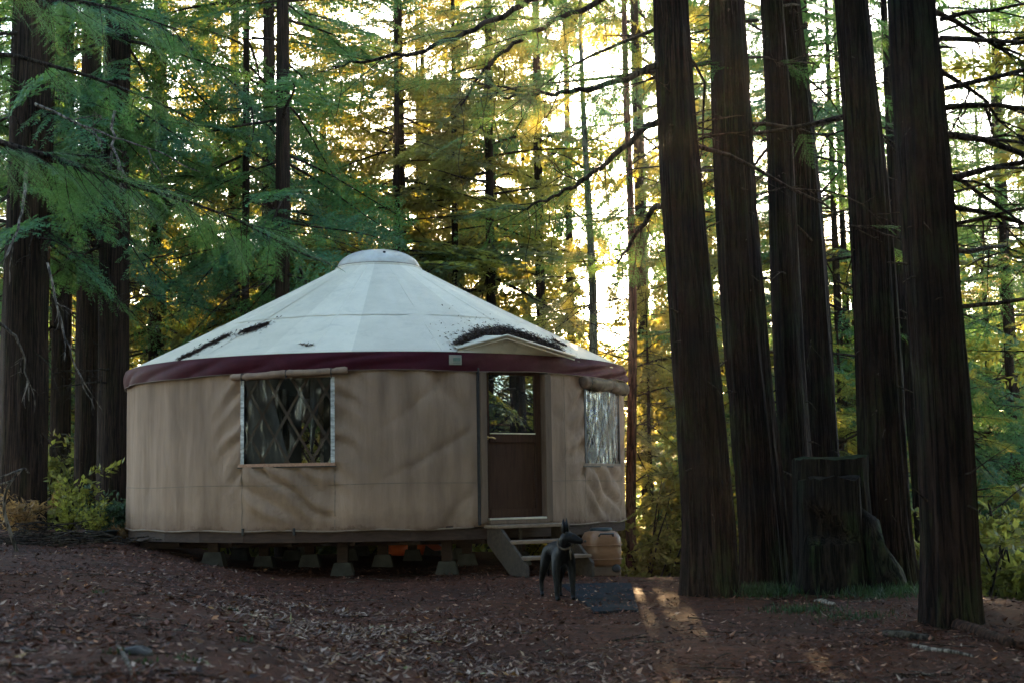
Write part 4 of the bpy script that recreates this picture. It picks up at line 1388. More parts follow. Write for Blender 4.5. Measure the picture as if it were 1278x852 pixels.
P, cap = blob_block(0.0, .22, .395, .22, -.15, 1.40, 5, amp=.03)
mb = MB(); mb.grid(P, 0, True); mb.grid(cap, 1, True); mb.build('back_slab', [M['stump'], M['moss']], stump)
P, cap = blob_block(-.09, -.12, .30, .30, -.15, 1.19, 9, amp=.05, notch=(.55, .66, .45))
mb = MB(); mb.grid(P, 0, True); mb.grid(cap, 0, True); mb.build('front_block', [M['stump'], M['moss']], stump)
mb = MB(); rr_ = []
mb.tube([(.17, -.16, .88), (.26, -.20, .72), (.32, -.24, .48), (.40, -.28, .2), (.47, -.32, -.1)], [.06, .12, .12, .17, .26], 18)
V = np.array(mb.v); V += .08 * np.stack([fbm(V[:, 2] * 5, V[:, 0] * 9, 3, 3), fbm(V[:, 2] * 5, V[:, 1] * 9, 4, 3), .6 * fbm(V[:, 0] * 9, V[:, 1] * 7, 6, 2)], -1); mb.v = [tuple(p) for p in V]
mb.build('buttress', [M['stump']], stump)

# ------------------------------------------------------------------ trees behind: individually placed ones
rgT = np.random.default_rng(4242)


def bgtree(px, Y, wpx, crown, label, group, **kw):
    p = at(px, 500, Y)
    return conifer(p.x, p.y, wpx * Y / F_PX, crown, label, group, rz=float(rgT.uniform(0, 6.28)), ti=int(rgT.integers(3)), **kw)


A, B, S = CROWN_A, CROWN_B, CROWN_S
LG = 'trees in the dark grove left of the yurt'
bgtree(30, 22.5, 60, A[0], 'widest trunk at the far left edge, with dead pale twigs in front', LG)
bgtree(76, 28, 27, A[1], 'slimmer trunk between the wide left-edge trunk and its neighbour', LG)
bgtree(108, 25.5, 29, A[2], 'dark trunk above the yellow-leaved bush left of the yurt', LG)
bgtree(141, 23.8, 38, A[1], 'dark trunk standing closest to the left wall of the yurt', LG)
bgtree(193, 31, 18, B[2], 'reddish straight trunk rising behind the left slope of the roof', LG, hs=1.05)
bgtree(255, 38, 13, B[1], 'thin distant trunk over the left part of the roof', LG)
bgtree(291, 33, 19, B[0], 'mid-sized trunk behind the roof, left of a close pair', LG)
MG = 'trees behind the yurt roof'
bgtree(334, 30, 22, A[0], 'left trunk of the close pair behind the roof', MG)
bgtree(356, 32, 18, B[3], 'right trunk of the close pair behind the roof', MG)
bgtree(500, 34, 22, B[2], 'straight trunk rising just right of the skylight dome', MG)
bgtree(531, 41, 14, B[1], 'thin trunk in the golden light right of the dome', MG)
bgtree(561, 44, 12, B[3], 'left one of two thin sunlit trunks beyond the roof ridge', MG)
bgtree(577, 39, 13, S[1], 'right one of two thin sunlit trunks beyond the roof ridge', MG)
bgtree(617, 36, 17, B[2], 'brown trunk above the door gable beyond the roof', MG)
bgtree(868, 28, 15, B[0], 'added sun-blocking conifer in the gap between the first two right-hand redwoods', 'trees behind the right-hand redwoods')  # this pair is added to keep sun strips off the clearing
bgtree(925, 30, 15, B[3], 'added sun-blocking conifer between the second redwood and the slim pair', 'trees behind the right-hand redwoods')

# bare pole-like trunk and the small reddish tree with backlight glow in its bark colour right of the yurt
p = at(738, 560, 26.0)
t = thing('young_tree', (p.x, p.y, gz(p.x, p.y)), 'thin greenish pole-like trunk behind the right roof edge', 'tree')
zt = 11.5 - gz(p.x, p.y)
link('trunk', trunk_mesh('trunk', 91, [(0, 0, -.3), (.05, 0, zt * .5), (-.02, 0, zt)], [.10, .075, .02], M['grey_bark'], 14, .05, .2, .15), t)
mb = MB(); Q = []; rg = np.random.default_rng(91)
for i in range(34):
    a = rg.uniform(0, 6.28); z = rg.uniform(zt * .25, zt * .98)
    pts = dead_branch(mb, rg, (0, 0, z), a, radians(rg.uniform(-5, 40)), rg.uniform(.6, 1.7), .02)
    for pnt in pts[3:]:
        if rg.random() < .5: place_spray(Q, mb, BANK_MID[int(rg.integers(6))], pnt, a + rg.normal(0, .6), radians(rg.uniform(-40, 5)), rg.normal(0, .5), rg.uniform(.25, .55))
link('crown', quads_mesh('crown', np.concatenate(Q), [M['needle_sun_tint'], M['limb']], 0, mb), t)
p = at(790, 724, 22.6); p.z = gz(p.x, p.y)
t = thing('young_tree', tuple(p), 'small reddish trunk with backlight glow painted into its bark just right of the tank', 'tree')
q = at(787, 380, p.y); dz = q.z - p.z
link('trunk', trunk_mesh('trunk', 92, [(0, 0, -.1), ((q.x - p.x) * .5, 0, dz * .5), (q.x - p.x, 0, dz), (q.x - p.x + .1, 0, dz * 2.9)], [.085, .078, .066, .02], M['red_glow_bark'], 18, .07, .25, .06, .2), t)
mb = MB(); Q = []
for i in range(46):
    a = rg.choice([radians(x) for x in (10, 30, 170, 200, 150, 60, 120)]) + rg.normal(0, .2); z = rg.uniform(.7, dz * 2.7)
    pts = dead_branch(mb, rg, ((q.x - p.x) * z / dz, 0, z), a, radians(rg.uniform(-20, 20)), rg.uniform(.6, 1.6), .014)
    for pnt in pts[3:]:
        if rg.random() < (.25 if z < dz else .7): place_spray(Q, mb, BANK_MID[int(rg.integers(6))], pnt, a + rg.normal(0, .6), radians(rg.uniform(-40, 5)), rg.normal(0, .5), rg.uniform(.18, .5))
link('crown', quads_mesh('crown', np.concatenate(Q), [M['needle_sun_tint'], M['limb']], 0, mb), t)

# ------------------------------------------------------------------ forest fill (kept clear of the sunlit gap)
def corridor(x, y):   # distance from the opening through which the sun reaches the clearing
    return abs(x - (1.45 + (y - 16.5) * math.tan(SUN_AZ)))


placed = [(o.location.x, o.location.y) for o in COL.objects if o.parent is None and o.get('category') == 'tree']
rgF = np.random.default_rng(99)
FILL = {'left': [], 'mid': [(-1.3, 33.0), (-2.4, 36.5), (-0.5, 40.0)], 'right': []}  # the preset mid trees are added to block sun patches on the bank
tries = 0
while tries < 6000:
    tries += 1
    y = float(rgF.uniform(24, 50)); k = float(rgF.uniform(-.43, .43)); x = k * y
    if corridor(x, y) < 2.5: continue
    zone = 'left' if k < -.15 else ('mid' if k < .1 else 'right')
    lim = {'left': 25, 'mid': 21, 'right': 36}[zone]
    if len(FILL[zone]) >= lim: continue
    if zone == 'mid' and (y < 31 or y > 48): continue
    if zone == 'right' and y < 23: continue
    md = {'left': 2.6, 'mid': 2.4, 'right': 2.5}[zone]
    if any((x - a) ** 2 + (y - b) ** 2 < md * md for a, b in placed): continue
    placed.append((x, y)); FILL[zone].append((x, y))
FL = {'left': ('green conifer deep in the dark grove left of the yurt', 'conifers deep in the left grove'),
      'mid': ('backlit conifer far behind the yurt in the golden gap', 'backlit conifers far behind the yurt'),
      'right': ('conifer in the sunny slope behind the right-hand redwoods', 'conifers behind the right-hand redwoods')}
for zone, pts in FILL.items():
    for x, y in pts:
        if zone == 'mid': cr = (S + [B[2], B[1]])[int(rgF.integers(4))]
        elif y < 33 or rgF.random() < .55: cr = A[int(rgF.integers(3))]
        else: cr = B[int(rgF.integers(4))]
        conifer(x, y, float(rgF.uniform(.16, .28)), cr, FL[zone][0], FL[zone][1], rz=float(rgF.uniform(0, 6.28)), hs=float(rgF.uniform(.8, 1.1)), cs=float(rgF.uniform(.95, 1.3)), ti=int(rgF.integers(3)))

# trees right under the sun: crowns start above its rays, saplings stay below them
for x, y in ((2.9, 31.5), (1.6, 38.0), (4.0, 42.0), (0.7, 33.5), (4.4, 37.5)):
    conifer(x, y, .24, CROWN_H[int(rgF.integers(2))], 'tall bare-stemmed conifer in the bright gap right of the yurt', 'bare-stemmed conifers in the bright gap', rz=float(rgF.uniform(0, 6.28)), cs=.8, hs=1.5, ti=int(rgF.integers(3)))

# the far wood beyond the slope: reads as one mass
def far_wood():
    rg = np.random.default_rng(321); Q = []; mb = MB()
    for i in range(330):
        y = rg.uniform(64, 105); k = rg.uniform(-.46, .46); x = k * y
        if corridor(x, y) < 1.5: continue
        px = 639 + 1775 * k
        h = np.interp(px, [0, 380, 470, 560, 640, 760, 860, 1278], [11.5, 11, 10.5, 9, 7.5, 7.5, 9, 9]) * rg.uniform(.7, 1.15) * y / 80
        z0 = gz(x, y); H = h - z0 + 1.5; R0 = rg.uniform(1.8, 3.0)
        n = int(620 * min(1.6, H / 14))
        u = rg.random(n) ** .8; a = rg.uniform(0, 6.28, n); r = R0 * (1 - u) ** .8 * np.sqrt(rg.random(n)) + .1
        keep = vnoise(a * 1.5 + i, u * 14, i) > .34
        p = np.stack([x + np.cos(a) * r, y + np.sin(a) * r, z0 + u * H - .25 * r], -1)[keep]
        d = np.stack([np.cos(a), np.sin(a), rg.normal(-.3, .35, n)], -1)[keep] + rg.normal(0, .4, (keep.sum(), 3))
        sz = rg.uniform(.35, .9, keep.sum())
        Q.append(leaf_quads(p, d, np.array([0, 0, 1.]) + rg.normal(0, .6, (keep.sum(), 3)), sz, sz * .38))
        mb.tube([(x, y, z0 - .5), (x, y, z0 + H)], [.22, .04], 5, 1)
    tag(link('far_wood', quads_mesh('far_wood', np.concatenate(Q), [M['needle_sun_tint'], M['limb']], 0, mb)), 'far wood of conifers closing the view beyond the slope', 'wood', kind='stuff')


far_wood()

# forest behind the viewpoint, mirrored in the door glass
for x, y in ((-9, -9), (-5.5, -14), (3.5, -10), (8, -7), (6.5, -16), (0.5, -19), (-12, -18), (12, -14), (-2.5, -24), (-15, -3), (13, -2), (-13, 5), (8.5, 9.5), (8.6, 5), (12, 8), (-9.5, 9), (-10, 13), (6.5, 2), (7.5, -1.5), (9.5, 1.5), (5, -5), (6.8, 5.6), (11, 5), (4.2, -9)):
    conifer(x, y, float(rgF.uniform(.35, .6)), A[int(rgF.integers(3))], 'tall conifer of the forest behind the viewpoint', 'forest behind the viewpoint', rz=float(rgF.uniform(0, 6.28)), cs=1.15, ti=int(rgF.integers(3)))

for x, y, cr in ((7.4, 15.4, B[0]), (9.2, 14.0, B[0]), (11.5, 14.4, B[3]), (12.5, 12.2, B[0]), (15, 11.2, B[3])):
    conifer(x, y, .32, cr, 'conifer past the right edge, mirrored in the door glass', 'conifers past the right edge', rz=float(rgF.uniform(0, 6.28)), ti=int(rgF.integers(3)))

for k in range(34):
    an = radians(168 + 204 * k / 33 + rgF.uniform(-2, 2)); rd = (15.5, 19.5, 23.5)[k % 3] + rgF.uniform(-1, 1)
    x, y = rd * cos(an) * 1.0, 11 + rd * sin(an)
    if y > 5 and abs(x) < .45 * y + 4.2: continue
    conifer(x, y, float(rgF.uniform(.3, .5)), B[int(rgF.integers(4))], 'tall conifer of the forest behind the viewpoint', 'forest behind the viewpoint', rz=float(rgF.uniform(0, 6.28)), cs=1.25, hs=float(rgF.uniform(.75, 1.0)), ti=int(rgF.integers(3)))

# near left tree whose long bough sweeps across the upper left
b0 = at(-95, 600, 14.0); zg = gz(b0.x, b0.y)
t = thing('conifer_tree', (b0.x, b0.y, zg), 'tree past the left edge whose green bough sweeps towards the roof', 'tree')
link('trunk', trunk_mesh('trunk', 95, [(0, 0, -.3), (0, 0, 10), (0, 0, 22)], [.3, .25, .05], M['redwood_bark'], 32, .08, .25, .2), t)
mb = MB(); Q = []; rg = np.random.default_rng(95)
for arm, r0, dens, smin, smax in (
        ([(-95, 165, 14), (0, 178, 14.3), (60, 195, 14.5), (120, 214, 14.8), (180, 236, 15.1), (235, 252, 15.4), (290, 272, 15.7), (345, 300, 16)], .04, .5, .16, .40),
        ([(-95, 60, 14), (20, 70, 14.6), (110, 95, 15.2), (180, 120, 15.8), (240, 150, 16.2)], .03, .25, .15, .3),
        ([(-95, -40, 14), (40, -10, 15), (140, 10, 15.8), (230, 40, 16.4)], .03, .5, .2, .4)):
    P = [at(*q) - Vector((b0.x, b0.y, zg)) for q in arm]
    fine = []
    for i in range(len(P) - 1):
        for j in range(6): fine.append(P[i].lerp(P[i + 1], j / 6))
    fine.append(P[-1]); m = len(fine)
    mb.tube([tuple(x) for x in fine], [r0 * (1 - .8 * i / m) for i in range(m)], 7, 1, False)
    for i in range(4, m):
        d = fine[min(i + 1, m - 1)] - fine[max(0, i - 1)]; az = math.atan2(d.y, d.x)
        for sgn in (-1, 1):
            for rep in range(2):
                if rg.random() < dens:
                    place_spray(Q, mb, BANK_FINE[int(rg.integers(6))], tuple(fine[i]), az + sgn * rg.uniform(.3, 1.2), radians(rg.uniform(-55, 0)), rg.normal(0, .4), rg.uniform(smin, smax), .7)
link('bough', quads_mesh('bough', np.concatenate(Q), [M['needle'], M['limb']], 0, mb), t)

# dead pale twigs hanging in front of the left trunks
def dead_snag(name, pts_px, r, label, sub=3, seed=0, extra=()):
    rg = np.random.default_rng(seed)
    P = [at(*q) for q in pts_px]
    o = P[0].copy(); mb = MB()
    fine = []
    for i in range(len(P) - 1):
        for j in range(4): fine.append(P[i].lerp(P[i + 1], j / 4) - o + Vector(rg.normal(0, .012, 3)))
    fine.append(P[-1] - o); m = len(fine)
    mb.tube([tuple(x) for x in fine], [r * (1 - .75 * i / m) for i in range(m)], 6, 0)
    for k in range(sub):
        i = int(rg.integers(2, m - 2)); d = fine[i + 1] - fine[i]
        dead_branch(mb, rg, tuple(fine[i]), math.atan2(d.y, d.x) + rg.choice([-1, 1]) * rg.uniform(.2, .8), math.atan2(d.z, sqrt(d.x ** 2 + d.y ** 2)) + rg.uniform(-.7, .7), rg.uniform(.3, .8), r * .5, 0, 1)
    ob = mb.build(name, [M['deadwood']], None, o)
    return tag(ob, label, 'branch')


dead_snag('dead_branch', [(34, 205, 20), (30, 250, 19.6), (20, 300, 19.2), (-5, 335, 19)], .028, 'pale curved dead branch in front of the wide left trunk, the upper one', 2, 1)
dead_snag('dead_branch', [(-5, 400, 19), (20, 420, 19.2), (32, 450, 19.4), (36, 500, 19.5)], .026, 'pale forked dead branch across the wide left trunk, the lower one', 3, 2)
dead_snag('dead_branch', [(142, 140, 20), (140, 180, 19.8), (150, 210, 19.6), (165, 232, 19.5)], .024, 'pale dead twig bundle high beside the dark trunks', 5, 3)
dead_snag('dead_branch', [(60, 330, 20), (80, 420, 19.8), (100, 470, 19.7), (118, 510, 19.6)], .02, 'long thin dead branch hanging over the dark trunks', 4, 4)
dead_snag('dead_branch', [(45, 130, 19), (90, 150, 18.8), (140, 170, 18.6), (200, 190, 18.5), (250, 215, 18.4)], .022, 'brown dead branch slanting across the upper left foliage', 5, 5)

# ------------------------------------------------------------------ bushes
def bush_mesh(name, seed, H, R, nst, mat, leaf=.07, per=34, wid=.5):
    rg = np.random.default_rng(seed); Q = []; mb = MB()
    for i in range(nst):
        a = rg.uniform(0, 6.28); lean = rg.uniform(.1, .9) * R
        hh = H * rg.uniform(.45, 1.0)
        pts = []
        for k in range(7):
            u = k / 6
            pts.append(np.array([cos(a) * lean * u ** 1.3 + rg.normal(0, .02), sin(a) * lean * u ** 1.3 + rg.normal(0, .02), hh * (u - .18 * u * u * lean)]))
        mb.tube([tuple(x) for x in pts], [.010 * (1 - .7 * k / 6) * max(.6, H) for k in range(7)], 4, 1, False)
        for j in range(int(rg.integers(4, 8))):
            k = int(rg.integers(2, 7)); p0 = pts[k]
            b = a + rg.normal(0, 1.2); L = rg.uniform(.2, .5) * R
            d = np.array([cos(b), sin(b), rg.uniform(-.2, .7)])
            mb.tube([tuple(p0), tuple(p0 + d * L)], [.004, .002], 3, 1, False)
            tt = rg.random(per)
            pos = p0 + d * (tt * L)[:, None] + rg.normal(0, .03, (per, 3))
            dd = d + rg.normal(0, .9, (per, 3)); nn = np.array([0, 0, 1.]) + rg.normal(0, .6, (per, 3))
            sz = leaf * rg.uniform(.6, 1.3, per)
            Q.append(leaf_quads(pos, dd, nn, sz, sz * wid))
    return quads_mesh(name, np.concatenate(Q), [mat, M['limb']], 0, mb)


def bush(px, py, Y, me, label, group=None, sc=1.0, onground=True, cat='bush', name='leafy_bush', z=None):
    p = at(px, py, Y)
    zz = gz(p.x, p.y) - .03 if z is None else z
    o = link(name, me, None, (p.x, p.y, zz), float(rgT.uniform(0, 6.28))); o.scale = (sc,) * 3
    return tag(o, label, cat, group)


BY = bush_mesh('leafy_bush', 1, 1.0, .55, 12, M['broad_yellow'], .10, 14, .5)
BT = bush_mesh('leafy_bush', 2, .75, .5, 12, M['broad_teal'], .08, 22, .45)
BD = bush_mesh('dry_fern_clump', 3, .7, .5, 14, M['fern_dry'], .11, 14, .25)
BB = [bush_mesh('leafy_bush', 10 + i, 3.2, 1.7, 26, M['broad'], .15, 34, .55) for i in range(3)]
bush(88, 650, 20.6, BY, 'yellow-green leafy bush below the dark trunks left of the yurt')
bush(118, 655, 20.0, BY, 'low yellow-green sprig between the larger bush and the yurt', sc=.62)
bush(138, 655, 20.8, BT, 'blue-green small bush touching the left wall of the yurt')
bush(32, 650, 20.8, BD, 'dry orange-brown fern clump at the far left edge', cat='fern', name='dry_fern_clump')
bush(154, 660, 20.2, BD, 'small dry yellow weeds at the foot of the yurt wall', sc=.45, cat='weeds', name='dry_weeds')
RG = 'sunlit bushes on the slope behind the redwoods'
for i, (px, Y, sc) in enumerate(((800, 23, .9), (822, 26, 1.1), (850, 24, .9), (905, 25, 1.0), (935, 28, 1.2), (980, 27, 1.1), (1010, 24, 1.0), (1070, 28, 1.2), (1125, 26, 1.1), (1160, 23, 1.0), (1210, 20, .95), (1240, 23, 1.2), (1275, 20.5, 1.1), (1300, 25, 1.3), (1225, 28, 1.4), (775, 29, 1.1), (745, 34, 1.3), (880, 31, 1.4), (1040, 33, 1.5), (1180, 32, 1.5), (1260, 34, 1.6), (960, 36, 1.6))):
    bush(px, 600, Y, BB[i % 3], 'yellow-green broadleaf bush catching sun on the slope behind the redwoods', RG, sc)
for i, (px, Y, sc) in enumerate(((200, 27, 1.0), (300, 28.5, 1.0), (370, 29, 1.0), (440, 29, 1.0), (520, 30, 1.0), (580, 29, 1.0), (640, 30, 1.0), (60, 27, .8), (120, 29, .9), (10, 28, .9))):
    bush(px, 600, Y, BB[(i + 1) % 3], 'green bush in the undergrowth behind the yurt', 'bushes in the undergrowth behind the yurt', sc)
for i, (px, Y, sc) in enumerate(((668, 30, .9), (712, 33, .9), (640, 34, 1.1), (882, 22.5, .85), (950, 23.5, 1.0), (1000, 22.0, .9), (1052, 24.0, 1.05), (1110, 22.5, .9), (812, 27, 1.0), (925, 30, 1.1), (1090, 27, 1.0), (1215, 24, .9), (1262, 27, 1.1), (1010, 31, 1.1), (690, 40, 1.0), (860, 28, 1.0))):  # those close behind the redwoods are added to block sun strips
    p = at(px, 600, Y); t = thing('young_conifer', (p.x, p.y, gz(p.x, p.y)), 'young conifer among the sunlit bushes behind the redwoods', 'tree', 'young conifers behind the redwoods', float(rgT.uniform(0, 6)))
    tr = link('trunk', TRUNKS[i % 3], t); tr.scale = (.07, .07, .31)
    c = link('crown', CROWN_Y[i % 2], t); t.scale = (sc,) * 3

# ------------------------------------------------------------------ ground litter
def on_ground(x, y): return np.stack([x, y, ground_z(x, y)], -1)


def litter(name, n, sampler, L, W, mat, lift=.006, tilt=.35, bend=True, seed=0):
    rg = np.random.default_rng(seed)
    x, y = sampler(rg, n)
    p = on_ground(x, y); p[:, 2] += lift + rg.random(len(x)) * .012
    a = rg.uniform(0, 2 * pi, len(x))
    d = np.stack([np.cos(a), np.sin(a), rg.normal(0, tilt * .6, len(x))], -1)
    nn = np.array([0, 0, 1.]) + rg.normal(0, tilt, (len(x), 3))
    sz = rg.uniform(.5, 1.3, len(x)) * L
    q = leaf_quads(p, d, nn, sz, W * rg.uniform(.6, 1.3, len(x)) * (sz / L))
    q[:, 2, 2] += sz * rg.normal(.08, .15, len(x))
    q[..., 2] = np.maximum(q[..., 2], ground_z(q[..., 0], q[..., 1]) + .003)
    return link(name, quads_mesh(name, q, [mat]))


def samp_floor(rg, n):
    y = 5.5 + 14.5 * rg.random(n) ** 1.35; x = rg.uniform(-.42, .42, n) * y
    k = vnoise(x * 1.3 + 50, y * 1.3, 3) > rg.random(n) * .75
    return x[k], y[k]


def samp_band(rg, n):
    # drift of pale leaves along the foot of the bank
    y = rg.uniform(6.3, 13.5, n); line = -0.75 - 0.29 * (y - 9)
    x = line + rg.normal(.25, .65, n)
    k = vnoise(x * 1.7 + 50, y * 1.7, 13) > .22 + rg.random(n) * .6
    return x[k], y[k]


def samp_sparse(rg, n):
    y = 5.8 + 12 * rg.random(n) ** 1.2; x = rg.uniform(-.4, .4, n) * y
    k = vnoise(x * .9 + 20, y * .9, 23) > .38 + rg.random(n) * .5
    return x[k], y[k]


tag(litter('needle_litter', 90000, samp_floor, .055, .007, M['litter'], .003, .5, seed=1), 'reddish brown needles and twigs covering the forest floor', 'litter', kind='stuff')
tag(litter('brown_leaf_litter', 26000, samp_floor, .052, .024, M['brown_leaf'], .004, .4, seed=2), 'small brown leaves scattered over the forest floor', 'litter', kind='stuff')
tag(litter('pale_leaf_drift', 9500, samp_band, .066, .022, M['pale_leaf'], .008, .45, seed=3), 'drift of pale fallen leaves along the foot of the bank', 'leaves', kind='stuff')
tag(litter('pale_leaf_litter', 5200, samp_sparse, .06, .02, M['pale_leaf'], .008, .45, seed=4), 'pale fallen leaves scattered over the clearing', 'leaves', kind='stuff')


def samp_mat(rg, n):
    u = rg.random(n); v = rg.random(n) ** .7
    a = [np.array(c) for c in MATC]
    p = (a[0] + (a[1] - a[0]) * u[:, None]) * (1 - v[:, None]) + (a[3] + (a[2] - a[3]) * u[:, None]) * v[:, None]
    return p[:, 0], p[:, 1]


tag(litter('mat_litter', 150, samp_mat, .045, .016, M['brown_leaf'], .034, .4, seed=6), 'loose brown leaves lying on the black rubber mat', 'leaves', kind='stuff')


def twig_litter(n, seed):
    rg = np.random.default_rng(seed); mb = MB()
    x, y = samp_floor(rg, n)
    for a, b in zip(x, y):
        an = rg.uniform(0, 6.28); L = rg.uniform(.08, .38); pts = []
        for k in range(4):
            u = k / 3; px = a + cos(an) * L * u + rg.normal(0, .008); py = b + sin(an) * L * u + rg.normal(0, .008)
            pts.append((px, py, gz(px, py) + .008 + .02 * u * rg.random()))
        r = rg.uniform(.002, .006); mb.tube(pts, [r, r, r * .8, r * .5], 4)
    return mb


tag(twig_litter(900, 31).build('twig_litter', [M['limb']]), 'dark broken twigs strewn over the forest floor', 'twigs', kind='stuff')
tag(twig_litter(260, 32).build('pale_twig_litter', [M['deadwood']]), 'pale broken twigs strewn over the forest floor', 'twigs', kind='stuff')


def grass_patch(px, py, rx, ry, n, label, hgt=.16, seed=0):
    rg = np.random.default_rng(seed)
    c = gp(px, py)
    x = c.x + rg.normal(0, rx, n); y = c.y + rg.normal(0, ry, n)
    p = on_ground(x, y); p[:, 2] -= .01
    a = rg.uniform(0, 2 * pi, n); le = rg.uniform(.2, .9, n)
    d = np.stack([np.cos(a) * le, np.sin(a) * le, np.ones(n)], -1)
    h = hgt * rg.uniform(.4, 1.2, n)
    q = leaf_quads(p, d, np.stack([np.cos(a), np.sin(a), 0 * a], -1), h, np.full(n, .009))
    q[:, 2, 2] -= h * .25 * le
    return tag(link('grass_patch', quads_mesh('grass_patch', q, [M['grass']])), label, 'grass', kind='stuff')


grass_patch(958, 742, .17, .22, 1100, 'dark green grass tuft below the second redwood', seed=1)
grass_patch(1000, 762, .17, .15, 380, 'low grass reaching forward between the second redwood and the stump', .10, 2)
grass_patch(1100, 742, .28, .3, 1100, 'dark grass between the stump and the foremost redwood', .14, 3)
grass_patch(1060, 772, .2, .15, 220, 'sparse grass in front of the stump', .09, 4)
rgG = np.random.default_rng(8)
for i, (px, py) in enumerate(((180, 828), (146, 815), (234, 824), (290, 760), (305, 800), (120, 740))):
    grass_patch(px, py, .035, .05, 40, 'tiny green sprout on the leaf-strewn bank', .05, 20 + i)['group'] = 'green sprouts on the bank'


# ------------------------------------------------------------------ litter heaps on the roof
def roofp(px, py):
    r = ray(px, py); Y = 17.0
    while Y < 23:
        P = CAM + r * Y; q = P - YC; rr = sqrt(q.x ** 2 + q.y ** 2)
        u = (rr - R_RING) / (YR + .025 - R_RING)
        if 0 <= u <= 1.02 and P.z <= roof_z(u) + .004: return math.atan2(q.x, -q.y), u
        Y += .01
    return None


def roof_heap(line, spread, n, label, L=.06, hgt=.02, seed=0):
    rg = np.random.default_rng(seed)
    pts = [roofp(*p) for p in line]; pts = [p for p in pts if p]
    k = rg.uniform(0, len(pts) - 1.001, n); i = k.astype(int); f = k - i
    tt = np.array([p[0] for p in pts]); uu = np.array([p[1] for p in pts])
    t = tt[i] * (1 - f) + tt[np.minimum(i + 1, len(pts) - 1)] * f; u = uu[i] * (1 - f) + uu[np.minimum(i + 1, len(pts) - 1)] * f
    env = .35 + .65 * np.sin(pi * np.clip(k / (len(pts) - 1), 0, 1))
    r1 = rg.normal(0, 1, n); r2 = rg.normal(0, 1, n)
    stray = np.where(rg.random(n) < .14, rg.uniform(1.5, 4.5, n), 1.0); r1 = r1 * stray; r2 = r2 * stray
    t = t + r1 * spread * env / YR; u = np.clip(u + r2 * spread * env / 3.1, 0, .995)
    rr = R_RING + (YR + .025 - R_RING) * u
    z = Z_RING + (Z_EAVE - Z_RING) * u - .012 * np.sin(pi * u) + .006 + hgt * rg.random(n) * np.exp(-(r1 ** 2 + r2 ** 2) / 2)
    p = np.stack([YC.x + np.sin(t) * rr, YC.y - np.cos(t) * rr, z], -1)
    a = rg.uniform(0, 6.28, n)
    d = np.stack([np.cos(a), np.sin(a), rg.normal(0, .25, n)], -1)
    d[:, 2] += -(np.sin(t) * d[:, 0] - np.cos(t) * d[:, 1]) * .52
    q = leaf_quads(p, d, np.array([0, 0, 1.]) + rg.normal(0, .4, (n, 3)), L * rg.uniform(.5, 1.3, n), .013 * rg.uniform(.6, 1.5, n))
    return tag(link('needle_heap', quads_mesh('needle_heap', q, [M['roof_litter']])), label, 'needles')


roof_heap([(303, 414), (318, 410), (332, 405)], .048, 1500, 'dark patch of fallen needles on the roof, highest of the three on its left slope', seed=1)
roof_heap([(255, 432), (268, 427), (283, 419)], .045, 1200, 'dark patch of fallen needles on the roof, middle one of the left slope', seed=2)
roof_heap([(226, 447), (238, 442), (250, 436)], .04, 900, 'dark streak of fallen needles on the roof, lowest near the left eave', seed=3)
roof_heap([(572, 433), (600, 421), (635, 417), (668, 428), (700, 440)], .10, 9000, 'thick bank of brown needles caught behind the gable over the door', hgt=.13, seed=4)
roof_heap([(598, 419), (620, 416), (650, 420)], .035, 1500, 'crest of brown needles above the door gable peak', hgt=.06, seed=5)
roof_heap([(690, 424), (698, 428), (706, 432)], .02, 260, 'small dark needle streak near the right roof edge', seed=6)
roof_heap([(375, 429), (382, 431), (392, 430)], .012, 60, 'faint curl of needles on the front of the roof', hgt=.005, seed=7)

# ------------------------------------------------------------------ odds and ends on the ground
def log_on_ground(name, pix, r, mat, label, cat, lift=.3, n=8, taper=.6):
    P = [gp(*q) for q in pix]; o = P[0].copy(); fine = []
    for i in range(len(P) - 1):
        for j in range(6):
            q = P[i].lerp(P[i + 1], j / 6); fine.append(Vector((q.x, q.y, gz(q.x, q.y) + r * lift)) - o)
    fine.append(P[-1] - o); m = len(fine)
    mb = MB(); mb.tube(fine, [r * (1 - taper * abs(i / m - .3)) * (.9 + .2 * float(vnoise(i * .35, 2, 5))) for i in range(m + 0)], n)
    return tag(mb.build(name, [mat], None, o), label, cat)


log_on_ground('tree_root', [(1158, 778), (1190, 782), (1225, 793), (1262, 808), (1290, 812)], .06, M['root'], 'reddish exposed root at the foot of the foremost right redwood', 'root', .4)
log_on_ground('fallen_log', [(1105, 793), (1135, 797), (1165, 799)], .045, M['limb'], 'short dark rotten log lying in front of the foremost right redwood', 'log', .3)
log_on_ground('fallen_branch', [(1135, 806), (1160, 812), (1190, 815), (1215, 820)], .018, M['deadwood'], 'pale thin branch on the ground at the lower right', 'branch', .6)
log_on_ground('fallen_branch', [(146, 806), (158, 826), (168, 850)], .012, M['deadwood'], 'thin grey twig on the bank at the lower left', 'branch', .6)
log_on_ground('fallen_branch', [(1018, 752), (1030, 753), (1043, 756)], .03, M['deadwood'], 'small pale chunk of wood beside the grass near the stump', 'branch', .5)
log_on_ground('garden_hose', [(12, 666), (60, 668), (105, 667), (130, 660), (160, 658)], .016, M['hose'], 'pale hose lying along the edge of the clearing at left', 'hose', .8, 8, .05)
c = gp(172, 816)
mb = MB(); mb.lathe([(.06, -.03), (.10, .0), (.095, .04), (.05, .065), (.005, .07)], (0, 0, 0), 20)
V = np.array(mb.v); V[:, :2] *= .75; V[:, 2] *= .55; V += .035 * np.stack([fbm(V[:, 0] * 14, V[:, 2] * 14, 3, 2), fbm(V[:, 1] * 14, V[:, 2] * 14, 4, 2), fbm(V[:, 0] * 14, V[:, 1] * 14, 6, 2)], -1); mb.v = [tuple(p) for p in V]
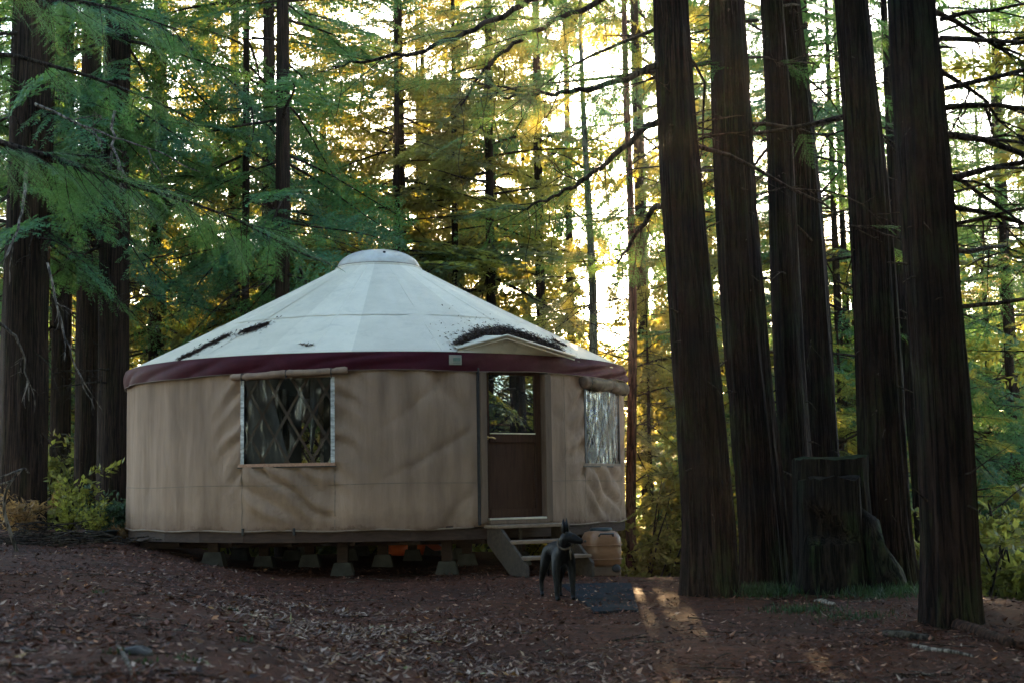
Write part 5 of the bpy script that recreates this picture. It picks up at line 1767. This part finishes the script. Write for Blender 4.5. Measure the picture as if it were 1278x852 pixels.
tag(mb.build('rock', [M['rock']], None, c), 'dark bluish rock half buried in the leafy bank at lower left', 'rock')
c = gp(127, 672)
t = thing('plastic_basin', tuple(c), 'dark low basin beside the left end of the platform', 'basin')
mb = MB(); mb.lathe([(.17, 0), (.21, .10), (.225, .105), (.22, .12), (.20, .115), (.165, .02)], (0, 0, 0), 28, 0, None, True, True, True); mb.build('bowl', [M['tub']], t)
mb = MB(); mb.tube([(.222 * cos(a), .222 * sin(a), .115) for a in np.linspace(0, 2 * pi, 33)], .009, 6); mb.build('rim', [M['tub']], t)
# bent pale sapling at the left edge
P = [at(22, 676, 17.2), at(10, 655, 17.2), at(5, 632, 17.2), at(10, 607, 17.2), at(28, 585, 17.3), at(36, 590, 17.4)]
P[0].z = gz(P[0].x, P[0].y) - .02
mb = MB(); fine = []
for i in range(len(P) - 1):
    for j in range(5):
        a0 = P[max(0, i - 1)]; a1 = P[i]; a2 = P[i + 1]; a3 = P[min(len(P) - 1, i + 2)]; u = j / 5
        fine.append(.5 * ((2 * a1) + (a2 - a0) * u + (2 * a0 - 5 * a1 + 4 * a2 - a3) * u * u + (3 * a1 - a0 - 3 * a2 + a3) * u ** 3))
fine.append(P[-1]); m = len(fine)
mb.tube([p - P[0] for p in fine], [.026 - .014 * i / m for i in range(m)], 8)
mb.tube([at(28, 585, 17.3) - P[0], at(10, 592, 17.1) - P[0], at(-12, 600, 17) - P[0]], [.014, .013, .012], 6)
mb.tube([at(14, 600, 17.2) - P[0], at(0, 604, 17.1) - P[0], at(-14, 609, 17) - P[0]], [.014, .013, .012], 6)
tag(mb.build('bent_sapling', [M['deadwood']], None, P[0]), 'pale bent sapling arching from the ground at the left edge', 'sapling')
# low brush pile behind the bank at left
mb = MB(); rg = np.random.default_rng(5); c = at(70, 660, 18.6); c.z = gz(c.x, c.y)
for i in range(90):
    a = rg.normal(0, .5) + (pi if rg.random() < .5 else 0); L = rg.uniform(.3, .9)
    x0 = rg.normal(0, .45); y0 = rg.normal(0, .25); z0 = abs(rg.normal(0, .09)) * exp(-x0 * x0) + .02
    mb.tube([(x0, y0, z0), (x0 + cos(a) * L * .5, y0 + sin(a) * L * .3, z0 + rg.normal(.02, .04)), (x0 + cos(a) * L, y0 + sin(a) * L * .6, max(.0, z0 + rg.normal(0, .05)))], [.010, .008, .004], 4)
tag(mb.build('brush_pile', [M['limb']], None, c), 'low heap of dark brushwood behind the hose at left', 'brushwood')

# ------------------------------------------------------------------ haze in the forest air
t = NT('haze_air')
pv = t.n('ShaderNodeVolumePrincipled')
pv.inputs['Density'].default_value = 0.00016
pv.inputs['Color'].default_value = (0.92, 0.93, 0.95, 1)
pv.inputs['Anisotropy'].default_value = 0.82
t.l(pv.outputs[0], t.out.inputs['Volume'])
mb = MB(); mb.box((0, 38, 9.5), (120, 160, 41), None)
hz_ = mb.build('haze', [t.m]); tag(hz_, kind='stuff', label='thin warm haze in the forest air', cat='haze')
